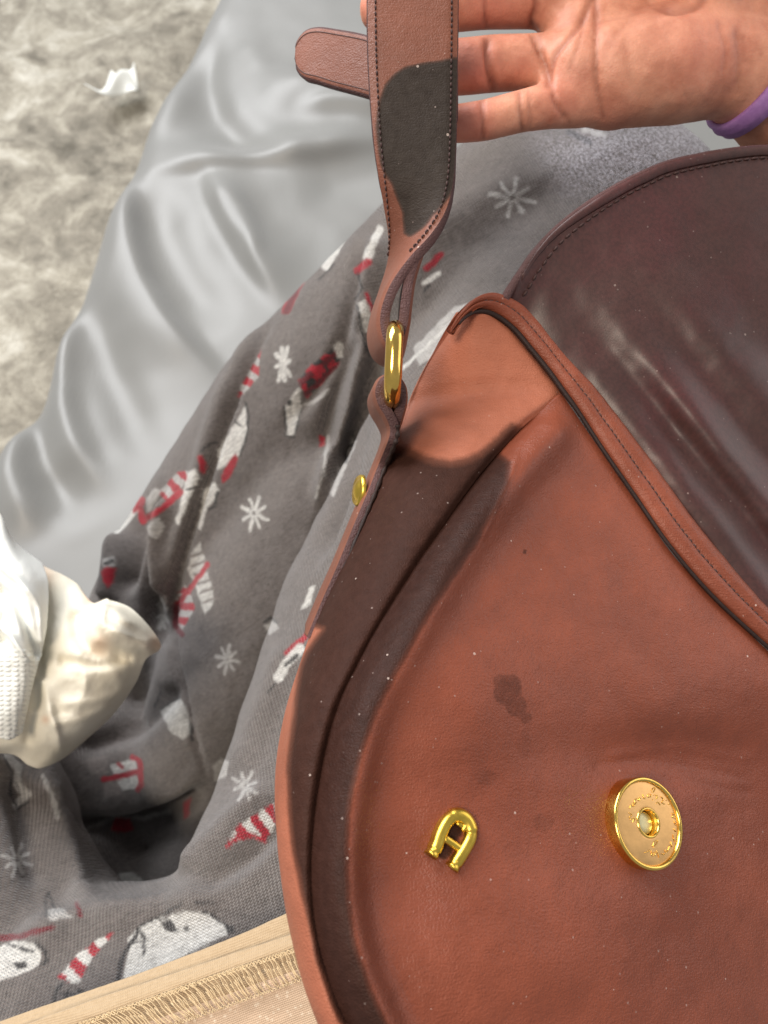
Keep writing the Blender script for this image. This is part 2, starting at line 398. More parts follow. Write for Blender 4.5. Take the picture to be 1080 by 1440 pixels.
# ------------------------------------------------------------------ satin sheet on the bed
def build_sheet():
    edge_px = [(420, -260), (350, -110), (290, 0), (262, 55), (215, 140), (190, 190), (170, 240), (150, 290), (126, 345), (104, 400), (82, 455), (62, 510), (34, 562), (0, 612), (-60, 690), (-160, 800), (-300, 940)]
    E = on_z(*np.array(edge_px, float).T, 0.0)[:, :2]
    n = 420
    xs = np.linspace(-0.62, 1.0, n); ys = np.linspace(-0.35, 1.45, n)
    X, Y = np.meshgrid(xs, ys, indexing='ij')
    d, _, s = poly_dist(X, Y, E)
    # bed lies on the right-hand side of the edge line as it runs towards the viewer
    cxy = on_z(np.array(500.), np.array(400.), 0.0)
    _, _, sc = poly_dist(np.array([cxy[0]]), np.array([cxy[1]]), E)
    sd = d * s * sc[0]                                   # >0 on the bed
    r = 0.035
    Z = np.where(sd > r, 0.0, -(r - np.sqrt(np.maximum(r * r - (r - np.clip(sd, 0, r)) ** 2, 0))))
    folds = [  # long drapery folds: polyline (photo position), height, half-width on the left and right of the line (m)
        ([(165, 215), (174, 255), (181, 310), (196, 380), (226, 440), (268, 496), (335, 560)], .017, .010, .036),
        ([(296, 225), (302, 262), (318, 305), (345, 350), (376, 395), (410, 440)], .015, .026, .009),
        ([(176, 250), (215, 240), (262, 234), (320, 228), (400, 221), (470, 209), (570, 184)], .013, .030, .010),
        ([(104, 395), (92, 440), (82, 510), (91, 590), (118, 650), (165, 705)], .018, .012, .030),
        ([(300, 20), (290, 90), (300, 145), (330, 186), (372, 214), (420, 232)], -.014, .016, .030),
        ([(390, 85), (425, 122), (500, 140), (600, 142)], .013, .014, .03),
        ([(62, 470), (50, 560), (74, 660), (125, 750)], -.016, .03, .016),
        ([(312, 262), (340, 296), (357, 334), (368, 385)], .006, .007, .012),
        ([(410, 262), (500, 246), (600, 214)], -.009, .03, .03),
        ([(262, 10), (238, 80), (212, 150), (182, 222)], .010, .022, .012),
        ([(212, 250), (232, 330), (275, 410), (330, 470)], -.010, .020, .026),
        ([(128, 380), (140, 480), (190, 600), (240, 670)], -.009, .02, .02),
        ([(410, 160), (470, 152), (560, 160)], .006, .008, .012),
        ([(25, 570), (18, 660), (60, 760)], .012, .012, .02),
        ([(340, 30), (370, 110), (420, 170)], .005, .02, .02),
    ]
    for pl, h, w1, w2 in folds:
        P = on_z(*resample(np.array(pl, float), 30).T, 0.0)[:, :2]
        dd, al, sd_ = poly_dist(X, Y, P)
        taper = sstep(0, .3, al) * sstep(1, .7, al)
        Z = Z + h * 0.95 * taper * np.exp(-(dd / np.where(sd_ > 0, w1, w2)) ** 2)
    Z = Z + 0.016 * fbm(X * 5, Y * 5, 3, 21) + 0.004 * fbm(X * 22, Y * 22, 2, 5)
    drop = np.clip(-sd, 0, None)
    Z = Z - np.clip(drop * 7, 0, 0.42)
    keep = sd > -0.06
    G = np.stack([X, Y, Z], -1)
    idx = -np.ones(n * n, int); F0 = gfaces(n, n)
    F = [f for f in F0 if all(keep.ravel()[k] for k in f)]
    used = np.unique(np.array(F)); idx[used] = np.arange(len(used))
    F = [[int(idx[k]) for k in f] for f in F]
    t = NT('grey_satin'); o = t.obj()
    w = t.noise(t.mapping(o, (700, 90, 300), (0, 0, 0.5)), 1.0, 2)
    c = t.mix(t.noise(o, 6, 3), srgb(114, 114, 111), srgb(128, 127, 124))
    t.set(Base_Color=c, Roughness=0.44, Specular_IOR_Level=0.5, Sheen_Weight=0.25, Sheen_Roughness=0.4, Normal=t.bump(w, 0.0003, 0.3))
    t.b.inputs['Anisotropic'].default_value = 0.4
    o_ = mesh_obj('bed_sheet', G.reshape(-1, 3)[used], F, t.m)
    md = o_.modifiers.new('soft', 'SMOOTH'); md.factor = 0.5; md.iterations = 4
    tag(o_, 'rumpled pale grey satin sheet covering the bed', 'bed sheet')
build_sheet()

# small white scrap on the rug
def build_scrap():
    n = 14; net = []
    c = on_z(np.array(172.), np.array(134.), -0.49)
    u = np.linspace(-1, 1, n); U, Vv = np.meshgrid(u, u, indexing='ij')
    R = np.stack([c[0] + 0.036 * U * (1 - .25 * Vv) + 0.008 * Vv, c[1] + 0.030 * Vv * (1 - .2 * U) + 0.012 * np.sin(U * 3), c[2] + 0.018 * np.sin(3 * U + 1) * np.cos(2.4 * Vv) + .012 * U * Vv + 0.03], -1)
    t = NT('white_scrap_paper'); t.set(Base_Color=t.mix(t.noise(t.obj(), 60), srgb(226, 226, 218), srgb(240, 240, 234)), Roughness=0.8)
    o = solid_grid('paper_scrap', R, 0.0012, t.m); tag(o, 'small crumpled white scrap of paper lying on the rug', 'paper scrap')
build_scrap()

# ------------------------------------------------------------------ the person: trousers, shirt, arm with hand
person = thing('person', 'seated person in grey winter print pyjama trousers and beige shirt, open hand behind the strap', 'person', tuple(on_z(np.array(250.), np.array(1200.), 0.0)))

GREY = np.array(srgb(114, 106, 102)[:3]); WHITE = np.array(srgb(226, 224, 218)[:3]); RED = np.array(srgb(176, 20, 44)[:3])
BLACK = np.array(srgb(48, 45, 46)[:3]); LGREY = np.array(srgb(188, 185, 181)[:3]); DRED = np.array(srgb(110, 14, 30)[:3])

def build_trousers():
    balls = []
    balls += chain_balls([(520, 1560, .325, .090), (480, 1400, .335, .087), (545, 1150, .365, .083), (600, 900, .395, .080), (705, 640, .425, .077), (790, 450, .45, .075), (850, 335, .462, .071)])
    balls += chain_balls([(850, 335, .462, .071), (740, 340, .462, .068), (640, 405, .468, .066), (420, 600, .505, .062), (262, 800, .535, .053), (200, 900, .55, .046), (170, 960, .56, .04)])
    balls += chain_balls([(30, 1600, .335, .098), (260, 1560, .325, .092), (520, 1560, .325, .090)])
    balls += chain_balls([(0, 1540, .35, .09), (-90, 1330, .375, .082), (-140, 1120, .415, .080), (-240, 930, .46, .075)])
    balls += chain_balls([(-240, 930, .48, .07), (-60, 1000, .51, .055), (120, 1060, .52, .046), (215, 1085, .52, .042)])
    balls += chain_balls([(470, 720, .49, .058), (400, 830, .495, .056), (330, 960, .50, .052), (285, 1060, .505, .046)])
    balls += chain_balls([(60, 1120, .50, .04), (150, 1210, .515, .032), (230, 1240, .515, .03), (300, 1200, .50, .03)])
    me = blob_body('trousers', balls, 0.0045, 1, 10, 0.5)
    co = get_co(me); no = get_no(me); px, py, d = proj(co)
    view = TW - co; view /= np.linalg.norm(view, axis=1, keepdims=True)
    face = sstep(-0.1, 0.35, np.sum(no * view, axis=1))
    rightleg = 1.0
    disp = np.zeros(len(co))
    folds = [  # polyline, height (m), half-width px, depth range
        ([(395, 425), (352, 510), (318, 590), (290, 680), (262, 770), (245, 850), (248, 950), (290, 1090)], -.0042, 5, (.3, .6)),
        ([(383, 420), (338, 510), (302, 590), (276, 680), (248, 770), (230, 850)], .0035, 12, (.3, .6)),
        ([(545, 430), (520, 520), (500, 600), (470, 700), (440, 790)], -.009, 13, (.3, .6)),
        ([(520, 470), (497, 560), (470, 640), (448, 720)], .007, 13, (.3, .6)),
        ([(497, 470), (470, 560), (455, 640)], -.005, 12, (.3, .6)),
        ([(540, 330), (520, 400), (508, 470)], .006, 16, (.3, .6)),
        ([(515, 330), (495, 420), (470, 500), (440, 550), (400, 600)], -.004, 10, (.3, .6)),
        ([(228, 690), (205, 750), (212, 840), (230, 900)], -.010, 10, (.3, .62)),
        ([(248, 690), (226, 760), (228, 840)], .008, 12, (.3, .62)),
        ([(190, 700), (180, 770), (175, 840)], -.009, 12, (.3, .62)),
        ([(165, 740), (160, 800), (150, 850)], .007, 10, (.3, .62)),
        ([(90, 1160), (180, 1165), (255, 1140), (285, 1110)], -.010, 12, (.4, .65)),
        ([(100, 1060), (190, 1020), (250, 960)], -.006, 16, (.4, .65)),
        ([(250, 1230), (330, 1160), (390, 1100)], .004, 20, (.2, .35)),
        ([(280, 1255), (350, 1200), (400, 1150)], -.003, 14, (.2, .35)),
        ([(330, 1090), (370, 1000), (410, 900)], .003, 18, (.2, .4)),
        ([(20, 1330), (130, 1300), (230, 1285), (320, 1240)], .005, 24, (.2, .35)),
        ([(60, 1075), (80, 1150), (100, 1230), (140, 1290)], .004, 18, (.2, .42)),
        ([(20, 1090), (40, 1170), (50, 1250)], -.004, 18, (.2, .42)),
        ([(560, 360), (640, 300), (760, 250), (900, 210)], .003, 30, (.3, .5)),
    ]
    for pl, h, w, (d0, d1) in folds:
        P = resample(np.array(pl, float), 26)
        m = (px > P[:, 0].min() - 4 * w) & (px < P[:, 0].max() + 4 * w) & (py > P[:, 1].min() - 4 * w) & (py < P[:, 1].max() + 4 * w) & (d > d0) & (d < d1)
        dd, al, _ = poly_dist(px[m], py[m], P)
        disp[m] += 1.5 * h * np.exp(-(dd / w) ** 2) * (sstep(-.02, .18, al) * sstep(1.02, .82, al) * .9 + .1)
    a = (px + py * .6) / 70.0; b = (py - px * .6) / 210.0
    disp += 0.0035 * fbm(a, b, 3, 31) + 0.0016 * fbm(px / 22., py / 22., 2, 17)
    co = co + no * (disp * face)[:, None]
    set_co(me, co)
    vn = get_no(me)
    def seen(c, F):
        x, y, _ = proj(c); f = np.sum(vn[F[:, 0]] * (TW - c), axis=1) > 0
        return f & (x > -30) & (x < 1110) & (y > -30) & (y < 1470) & ~((x > 730) & (y > 330)) & ~((x > 560) & (y > 760))
    me = split_quads(me, seen)
    co = get_co(me); no = get_no(me); px, py, d = proj(co)
    view = TW - co; front = np.sum(no * view, axis=1) > 0
    # ---- knitted-in pattern
    colr = np.tile(np.array(GREY), (len(co), 1))
    jx = px + 5 * fbm(px / 9., py / 9., 2, 3); jy = py + 5 * fbm(px / 9., py / 9., 2, 8)
    def sel(P, pad, dr): 
        P = np.asarray(P, float)
        return front & (px > P[:, 0].min() - pad) & (px < P[:, 0].max() + pad) & (py > P[:, 1].min() - pad) & (py < P[:, 1].max() + pad) & (d > dr[0]) & (d < dr[1])
    ALL = (.15, .53)
    def paint(m, w, c): colr[m] = colr[m] * (1 - w[:, None]) + np.asarray(c) * w[:, None]
    def poly(P, c, dr=ALL, soft=1.6):
        m = sel(P, 6, dr)
        if m.any(): paint(m, soft_poly(jx[m], jy[m], P, soft), c)
    def stroke(P, w, c, dr=ALL):
        m = sel(P, w + 4, dr)
        if m.any():
            dd, _, _ = poly_dist(jx[m], jy[m], P); paint(m, sstep(w / 2 + 1.4, w / 2 - 1.4, dd), c)
    def flake(x, y, rx, ry, rot=0.3, c=LGREY, dr=ALL, w=4.5):
        for k in range(4):
            a = rot + k * math.pi / 4; f = 1.0 if k % 2 == 0 else .85
            ex, ey = math.cos(a) * rx * f, math.sin(a) * ry * f
            stroke([(x + ex, y + ey), (x + .25 * ex, y + .25 * ey)], w, c, dr); stroke([(x - ex, y - ey), (x - .25 * ex, y - .25 * ey)], w, c, dr)
    def plaid(P, axis, n, dr=ALL, a=RED, b=WHITE, base=None, dark=None):
        """stripes across a band running along axis (p0,p1)"""
        m = sel(P, 6, dr)
        if not m.any(): return
        p0, p1 = np.array(axis[0], float), np.array(axis[1], float); e = p1 - p0; L2 = e @ e
        u = ((jx[m] - p0[0]) * e[0] + (jy[m] - p0[1]) * e[1]) / L2
        v = ((jx[m] - p0[0]) * -e[1] + (jy[m] - p0[1]) * e[0]) / L2
        k = (np.floor(u * n) % 2)[:, None]
        cc = np.where(k > 0, b, a)
        if dark is not None:
            kv = (np.floor(v * n * 1.7 + .3) % 2)[:, None]; cc = np.where((kv > 0) & (k > 0), dark, cc); cc = np.where((kv < 1) & (k < 1), a, np.where((kv > 0) & (k < 1), DRED, cc))
        w = soft_poly(jx[m], jy[m], P, 1.4)[:, None]
        colr[m] = colr[m] * (1 - w) + cc * w
    # snowflakes
    flake(720, 278, 32, 27, .2, LGREY * .95, w=6); flake(358, 722, 19, 25, .35, WHITE * .9); flake(398, 512, 11, 27, .6, WHITE * .92, w=6)
    flake(320, 927, 17, 21, .2, LGREY); flake(345, 1105, 19, 22, .5, LGREY); flake(24, 1210, 21, 24, .3, LGREY); flake(229, 862, 8, 26, .5, LGREY)
    poly([(580, 490), (600, 470), (640, 430), (665, 425), (640, 470), (610, 500), (590, 515)], LGREY); stroke([(565, 520), (650, 440)], 5, WHITE * .9)
    poly([(298, 1078), (312, 1065), (322, 1072), (318, 1092), (302, 1100)], LGREY)
    # upper group by the satin
    stroke([(476, 332), (452, 352), (424, 392), (402, 436)], 12, RED); stroke([(424, 392), (402, 438)], 9, DRED)
    stroke([(488, 322), (474, 350), (458, 374)], 11, WHITE); stroke([(470, 372), (448, 394)], 3, BLACK)
    stroke([(534, 322), (516, 362)], 11, WHITE * .95); stroke([(517, 368), (502, 380)], 11, RED); stroke([(503, 382), (508, 402), (500, 420)], 3, BLACK)
    poly([(503, 428), (514, 418), (522, 440), (520, 470), (512, 465)], WHITE); stroke([(516, 414), (524, 438)], 6, RED); stroke([(502, 430), (510, 470), (518, 500)], 3.5, BLACK)
    stroke([(600, 378), (620, 358)], 9, RED * .8); stroke([(596, 398), (618, 384)], 7, WHITE); stroke([(596, 410), (604, 402)], 4, BLACK)
    plaid([(419, 536), (440, 512), (468, 489), (476, 498), (478, 512), (455, 538), (430, 561)], ((420, 550), (480, 498)), 6, a=RED, b=BLACK, dark=DRED)
    poly([(437, 521), (450, 512), (458, 522), (446, 534)], RED * 1.2)
    poly([(470, 488), (476, 478), (483, 484), (481, 502), (474, 504)], WHITE)
    poly([(400, 572), (414, 552), (421, 545), (425, 572), (420, 590), (412, 612), (404, 610)], WHITE); stroke([(399, 572), (403, 612), (412, 614)], 3, BLACK); stroke([(424, 574), (414, 612)], 2.5, BLACK)
    stroke([(430, 568), (442, 566), (452, 556), (462, 548)], 5, LGREY); poly([(404, 562), (410, 562), (409, 570), (403, 570)], BLACK)
    poly([(447, 612), (456, 614), (457, 626), (449, 628)], RED)
    stroke([(498, 620), (484, 655), (468, 694)], 7, LGREY); stroke([(462, 612), (455, 660), (445, 700)], 4, LGREY); stroke([(500, 615), (486, 650)], 2.5, BLACK)
    plaid([(366, 494), (364, 528), (350, 545), (334, 560), (338, 545)], ((335, 560), (368, 494)), 7, a=RED, b=LGREY)
    poly([(345, 570), (349, 606), (336, 640), (322, 655), (304, 662), (308, 636), (330, 596)], WHITE); stroke([(344, 566), (350, 580), (349, 606), (338, 640)], 3, BLACK); stroke([(330, 592), (340, 600)], 3, BLACK)
    poly([(331, 638), (335, 648), (322, 672), (313, 682), (311, 668), (322, 648)], RED)
    poly([(286, 690), (302, 676), (308, 690), (300, 706), (292, 712), (282, 746), (278, 742), (284, 712)], WHITE); stroke([(306, 692), (302, 712), (294, 716)], 3.5, BLACK)
    poly([(277, 642), (284, 640), (290, 656), (286, 668), (280, 660)], RED); stroke([(284, 634), (296, 624), (304, 622)], 3, BLACK)
    poly([(262, 664), (274, 658), (282, 672), (272, 688), (262, 715), (252, 738), (246, 734), (256, 700)], WHITE); stroke([(262, 688), (278, 684)], 3, BLACK)
    plaid([(222, 694), (250, 664), (264, 660), (262, 676), (236, 706)], ((222, 700), (262, 664)), 5, a=RED, b=LGREY)
    stroke([(254, 692), (232, 712), (202, 732)], 9, RED); stroke([(202, 732), (196, 712), (200, 704)], 10, RED)
    poly([(206, 700), (216, 686), (228, 690), (214, 716), (206, 722)], LGREY); stroke([(188, 716), (174, 734), (164, 744)], 13, WHITE); poly([(184, 710), (196, 704), (200, 714), (188, 722)], RED)
    poly([(206, 740), (222, 728), (230, 742), (222, 758), (210, 754)], LGREY)
    poly([(281, 762), (291, 800), (302, 842), (289, 864), (276, 830), (264, 800), (270, 776)], WHITE * .85)
    for k in range(6): stroke([(266 + k * 4, 782 + k * 13), (288 + k * 3, 776 + k * 13)], 4, GREY * 1.25)
    plaid([(247, 842), (260, 822), (272, 846), (274, 856), (254, 890), (248, 880)], ((262, 826), (252, 888)), 6, a=RED, b=LGREY)
    stroke([(292, 794), (270, 824), (248, 852)], 7, RED); stroke([(248, 852), (247, 880), (256, 892)], 9, DRED)
    poly([(141, 804), (150, 796), (164, 800), (160, 816), (152, 828), (145, 818)], RED); poly([(143, 786), (160, 782), (164, 796), (146, 798)], LGREY); stroke([(148, 792), (158, 788)], 4, BLACK)
    poly([(372, 880), (386, 870), (392, 884), (380, 892)], LGREY); stroke([(370, 876), (380, 868), (390, 876)], 3, BLACK)
    stroke([(440, 884), (424, 900), (404, 918)], 9, RED); stroke([(422, 912), (402, 934), (392, 952)], 14, WHITE); stroke([(418, 922), (402, 936)], 5, BLACK); stroke([(388, 962), (376, 974)], 3, BLACK)
    poly([(424, 858), (436, 826), (444, 822), (436, 850)], WHITE)
    # in the hollow
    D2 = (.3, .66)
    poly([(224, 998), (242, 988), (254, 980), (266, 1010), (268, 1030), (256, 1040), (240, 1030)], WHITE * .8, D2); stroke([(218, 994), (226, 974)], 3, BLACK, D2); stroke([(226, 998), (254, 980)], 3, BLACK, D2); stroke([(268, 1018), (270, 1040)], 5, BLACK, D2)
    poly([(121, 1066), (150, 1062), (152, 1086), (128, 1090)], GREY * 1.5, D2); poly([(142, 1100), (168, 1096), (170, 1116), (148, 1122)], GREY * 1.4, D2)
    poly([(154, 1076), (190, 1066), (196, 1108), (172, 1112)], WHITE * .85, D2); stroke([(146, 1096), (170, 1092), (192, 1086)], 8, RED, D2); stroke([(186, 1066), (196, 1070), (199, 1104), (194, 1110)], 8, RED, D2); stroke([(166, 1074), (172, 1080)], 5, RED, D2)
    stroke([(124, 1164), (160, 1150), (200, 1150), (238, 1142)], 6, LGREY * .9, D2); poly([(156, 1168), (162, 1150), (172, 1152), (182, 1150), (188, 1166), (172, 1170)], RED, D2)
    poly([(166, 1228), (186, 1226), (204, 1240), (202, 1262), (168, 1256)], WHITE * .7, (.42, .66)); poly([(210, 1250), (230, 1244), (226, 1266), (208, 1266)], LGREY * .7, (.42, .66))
    # near thigh and lap
    plaid([(316, 1192), (330, 1168), (350, 1150), (386, 1128), (388, 1160), (372, 1182), (346, 1180)], ((316, 1190), (388, 1140)), 7, a=RED, b=WHITE)
    stroke([(318, 1190), (344, 1172), (372, 1182)], 6, RED)
    poly([(258, 1130), (268, 1122), (266, 1148), (258, 1152)], RED)
    NE = (.15, .4)
    body = [(172, 1374), (180, 1345), (182, 1318), (198, 1302), (226, 1290), (262, 1281), (288, 1284), (308, 1296), (326, 1312), (302, 1322), (256, 1346), (200, 1374), (186, 1380)]
    poly(body, WHITE, NE); stroke([(164, 1394), (168, 1362), (176, 1338), (192, 1316), (196, 1304)], 6, BLACK, NE)
    stroke([(200, 1300), (226, 1288), (250, 1274), (254, 1270)], 4, BLACK, NE); stroke([(276, 1270), (300, 1269)], 4, BLACK, NE); stroke([(286, 1282), (306, 1292), (328, 1310)], 5, BLACK, NE)
    poly([(226, 1296), (238, 1292), (252, 1308), (246, 1312), (232, 1308)], BLACK, NE); poly([(318, 1304), (328, 1300), (332, 1312), (320, 1316)], BLACK, NE); poly([(259, 1304), (265, 1303), (266, 1309), (260, 1310)], BLACK, NE)
    stroke([(198, 1310), (203, 1324), (202, 1342)], 4, BLACK, NE); stroke([(184, 1326), (204, 1322)], 3, BLACK, NE)
    plaid([(79, 1376), (92, 1362), (110, 1342), (140, 1320), (160, 1311), (152, 1322), (128, 1348), (110, 1384)], ((80, 1384), (160, 1310)), 7, NE, a=RED, b=WHITE)
    stroke([(74, 1412), (80, 1392), (88, 1384)], 5, BLACK, NE); stroke([(90, 1408), (98, 1390)], 4, BLACK, NE); stroke([(108, 1392), (122, 1398)], 4, BLACK, NE); stroke([(78, 1396), (118, 1400)], 3, BLACK, NE)
    poly([(-10, 1334), (20, 1322), (48, 1328), (58, 1344), (54, 1358), (30, 1370), (-10, 1382)], WHITE, NE); stroke([(12, 1328), (30, 1334), (46, 1338)], 5, BLACK, NE); stroke([(50, 1326), (64, 1338), (66, 1352), (58, 1356)], 5, BLACK, NE)
    poly([(20, 1354), (36, 1352), (38, 1360), (24, 1364)], BLACK, NE); stroke([(-10, 1320), (30, 1316), (72, 1304)], 8, DRED * 1.1, NE)
    stroke([(10, 1062), (26, 1080), (24, 1104), (38, 1118), (22, 1132)], 11, LGREY, NE); stroke([(4, 1060), (16, 1086), (14, 1118), (26, 1138), (40, 1128)], 3, BLACK, NE); stroke([(60, 1090), (78, 1130), (80, 1150)], 7, LGREY, NE)
    stroke([(66, 1288), (64, 1262), (68, 1254), (74, 1274), (86, 1284)], 3.5, BLACK, NE); poly([(68, 1280), (84, 1276), (104, 1290), (70, 1294)], LGREY, NE); stroke([(108, 1272), (114, 1288)], 6, DRED, NE)
    stroke([(800, 186), (828, 200)], 9, BLACK); stroke([(820, 182), (850, 190)], 7, LGREY)
    # brightly lit knit with lavender specks on the knee, light put into colour
    m = front & (px > 700) & (px < 1040) & (py < 300) & (d < .53)
    lit_specks = np.zeros(len(co)); lit_specks[m] = soft_poly(px[m], py[m], [(760, 200), (830, 180), (990, 160), (1020, 205), (900, 260), (800, 262)], 40)
    t = NT('knit_pyjama_fabric'); o = t.obj(); kv = t.attr('knit', 'Vector')
    sep = t.node('ShaderNodeSeparateXYZ'); t.link(kv, sep.inputs[0])
    col_u = t.math('ABSOLUTE', t.math('SUBTRACT', t.math('FRACT', t.math('MULTIPLY', sep.outputs[0], 660.0)), 0.5))
    ch = t.math('SINE', t.math('MULTIPLY', t.math('ADD', t.math('MULTIPLY', sep.outputs[1], 760.0), t.math('MULTIPLY', col_u, 1.3)), 6.2832))
    rib = t.math('COSINE', t.math('MULTIPLY', t.math('SUBTRACT', t.math('FRACT', t.math('MULTIPLY', sep.outputs[0], 660.0)), 0.5), 6.2832))
    fuzz = t.noise(o, 1400, 3, 0.7); heather = t.noise(t.mapping(kv, (1, 2.2, 1)), 330, 4, 0.75); big = t.noise(o, 30, 3)
    h = t.math('ADD', t.math('MULTIPLY', ch, 0.5), t.math('ADD', t.math('MULTIPLY', rib, 0.25), fuzz))
    base = t.attr('print', 'Color')
    c = t.mix(t.ramp(heather, [(0.3, 0), (0.7, 1)]), t.mix(1.0, base, (0.58, 0.57, 0.57, 1), 'MULTIPLY'), t.mix(1.0, base, (1.34, 1.33, 1.33, 1), 'MULTIPLY'))
    c = t.mix(t.ramp(ch_out(t, ch), [(0.0, 0.55), (0.45, 0.0)]), c, t.mix(1.0, c, (0.4, 0.39, 0.38, 1), 'MULTIPLY'))
    c = t.mix(t.ramp(big, [(0.3, 0), (0.7, 0.12)]), c, (0.5, 0.5, 0.5, 1), 'MULTIPLY')
    fr = t.math('MULTIPLY', t.attr('lit_specks'), t.ramp(t.noise(o, 800, 2, 0.8), [(0.42, 0), (0.62, 1)]))
    c = t.mix(t.math('MULTIPLY', fr, 0.7), c, srgb(222, 216, 224))
    t.set(Base_Color=c, Roughness=0.95, Normal=t.bump(h, 0.0008, 0.85), Sheen_Weight=0.3, Sheen_Roughness=0.5, Specular_IOR_Level=0.15)
    me.materials.clear(); me.materials.append(t.m); me.name = 'trousers'
    cc = world2cam(co)
    set_co(me, co - parent_loc(person))
    me.polygons.foreach_set('use_smooth', np.ones(len(me.polygons), bool))
    o_ = bpy.data.objects.new('pyjama_trousers', me); COL.objects.link(o_); o_.parent = person
    add_attr(o_, 'lit_specks', lit_specks)
    add_attr(o_, 'print', np.c_[colr, np.ones(len(colr))])
    ang = math.radians(22); u = cc[:, 0] * math.cos(ang) + cc[:, 1] * math.sin(ang); v = -cc[:, 0] * math.sin(ang) + cc[:, 1] * math.cos(ang)
    add_attr(o_, 'knit', np.stack([u, v - 0.6 * cc[:, 2], cc[:, 2]], -1))
    o_['label'] = 'grey knitted trousers with polar bears, scarves, presents and snowflakes'
def ch_out(t, ch): return t.math('ADD', t.math('MULTIPLY', ch, 0.5), 0.5)
build_trousers()

# ------------------------------------------------------------------ beige shirt hem at the bottom of the view
def build_shirt():
    t = NT('beige_jersey'); o = t.obj(); kv = t.attr('weave', 'Vector')
    w1 = t.node('ShaderNodeTexWave', wave_type='BANDS', bands_direction='X'); t.link(kv, w1.inputs[0]); w1.inputs['Scale'].default_value = 560
    w2 = t.node('ShaderNodeTexWave', wave_type='BANDS', bands_direction='Y'); t.link(kv, w2.inputs[0]); w2.inputs['Scale'].default_value = 560
    wv = t.math('MULTIPLY', w1.outputs['Fac'], w2.outputs['Fac']); nn = t.noise(o, 700, 3); sp = t.voronoi(o, 500)
    c = t.mix(nn, srgb(176, 152, 120), srgb(202, 179, 148))
    c = t.mix(t.attr('pink'), c, t.mix(t.ramp(sp, [(0.1, 1), (0.3, 0)]), srgb(205, 178, 152), srgb(228, 208, 184)))
    c = t.mix(t.math('MULTIPLY', t.math('SUBTRACT', 1.0, wv), 0.25), c, srgb(120, 96, 62))
    t.set(Base_Color=c, Roughness=0.9, Normal=t.bump(t.math('ADD', wv, nn), 0.0003, 0.6), Sheen_Weight=0.2, Specular_IOR_Level=0.2)
    shirt_root = None
    # lines across the hem (left -> right), photo positions and distance
    L = [
        [(-90, 1474), (0, 1437), (170, 1378), (260, 1345), (330, 1318), (400, 1287), (480, 1250), (560, 1215)],
        [(-80, 1490), (0, 1458), (120, 1412), (210, 1382), (300, 1352), (420, 1312), (500, 1280), (580, 1245)],
        [(-60, 1500), (20, 1470), (130, 1428), (215, 1398), (305, 1366), (424, 1326), (505, 1294), (585, 1258)],
        [(0, 1560), (80, 1520), (170, 1470), (250, 1440), (330, 1412), (440, 1372), (520, 1340), (600, 1300)],
        [(0, 1700), (90, 1660), (190, 1600), (270, 1570), (350, 1540), (460, 1490), (540, 1450), (620, 1400)],
    ]
    D = [.2385, .2335, .2325, .2295, .226]
    bend = np.array([0.004, 0.002, 0, 0, 0, 0.001, 0.004, 0.010])
    def surf(L, D, nu, nv): 
        net = [[(x, y, d + b) for (x, y), b in zip(row, bend)] for row, d in zip(L, D)]
        return netgrid(net, nu, nv)
    root = bpy.data.objects.new('shirt', None); COL.objects.link(root); root.parent = person
    def layer(name, rows, ds, nu, lift, thick, pink):
        S = surf(rows, ds, nu, 150); px, py, d = S[..., 0], S[..., 1], S[..., 2]
        d = d + 0.0012 * fbm(px / 60., py / 25., 3, 3) - lift
        G = pw(px, py, d)
        o_ = solid_grid(name, G, thick, t.m, root)
        V = get_co(o_.data) + parent_loc(root); c = world2cam(V); a = math.radians(20)
        add_attr(o_, 'weave', np.stack([c[:, 0] * math.cos(a) + c[:, 1] * math.sin(a), -c[:, 0] * math.sin(a) + c[:, 1] * math.cos(a), 0 * c[:, 0]], -1))
        add_attr(o_, 'pink', np.full(len(V), pink))
        return o_
    layer('hem_underside', [L[0], L[1], L[2]], [.240, .2365, .2355], 30, 0, .0012, 0.0)
    lip = [[(x + 4, y - 6) for x, y in L[1]], L[1], L[2], [(x, y + 22) for x, y in L[2]]]
    layer('folded_hem', [[(x - 2, y - 1) for x, y in L[1]], L[2], [(x + 6, y + 18) for x, y in L[2]], L[3]], [.2345, .2315, .231, .2295], 40, .0010, .0014, 0.0)
    layer('shirt_front', [[(x + 18, y - 26) for x, y in L[3]], L[3], L[4]], [.2315, .2285, .223], 60, .0012, .0012, 1.0)
    # overlock stitching: looping threads over the band between hem and front
    tt = NT('cream_thread'); nz = tt.noise(tt.obj(), 3000, 2); tt.set(Base_Color=tt.mix(nz, srgb(196, 170, 130), srgb(220, 198, 162)), Roughness=0.8, Specular_IOR_Level=0.2)
    up_ = resample(np.array([(x, y + 4) for x, y in L[2]], float)[1:7], 400); lo_ = resample(np.array([(x - 4, y + 2) for x, y in L[3]], float)[1:7], 400)
    def dep(f): return .2315 + (.2285 - .2315) * f - .0024
    V = []; F = []; off = 0; n = 96
    def addtube(pts, r):
        nonlocal off
        v, f = tube_data(pts, r, 5, off=off); V.append(v); F.extend(f); off += len(v)
    def at(s, f):
        i = np.clip(s, 0, 399); k = np.arange(400)
        U = np.array([np.interp(i, k, up_[:, 0]), np.interp(i, k, up_[:, 1])]); Lw = np.array([np.interp(i, k, lo_[:, 0]), np.interp(i, k, lo_[:, 1])])
        q = U * (1 - f) + Lw * f; b = np.interp(i / 399, np.linspace(0, 1, 6), bend[1:7])
        return pw(q[0], q[1], dep(f) + b + 0.0002 * math.sin(s * 1.7))
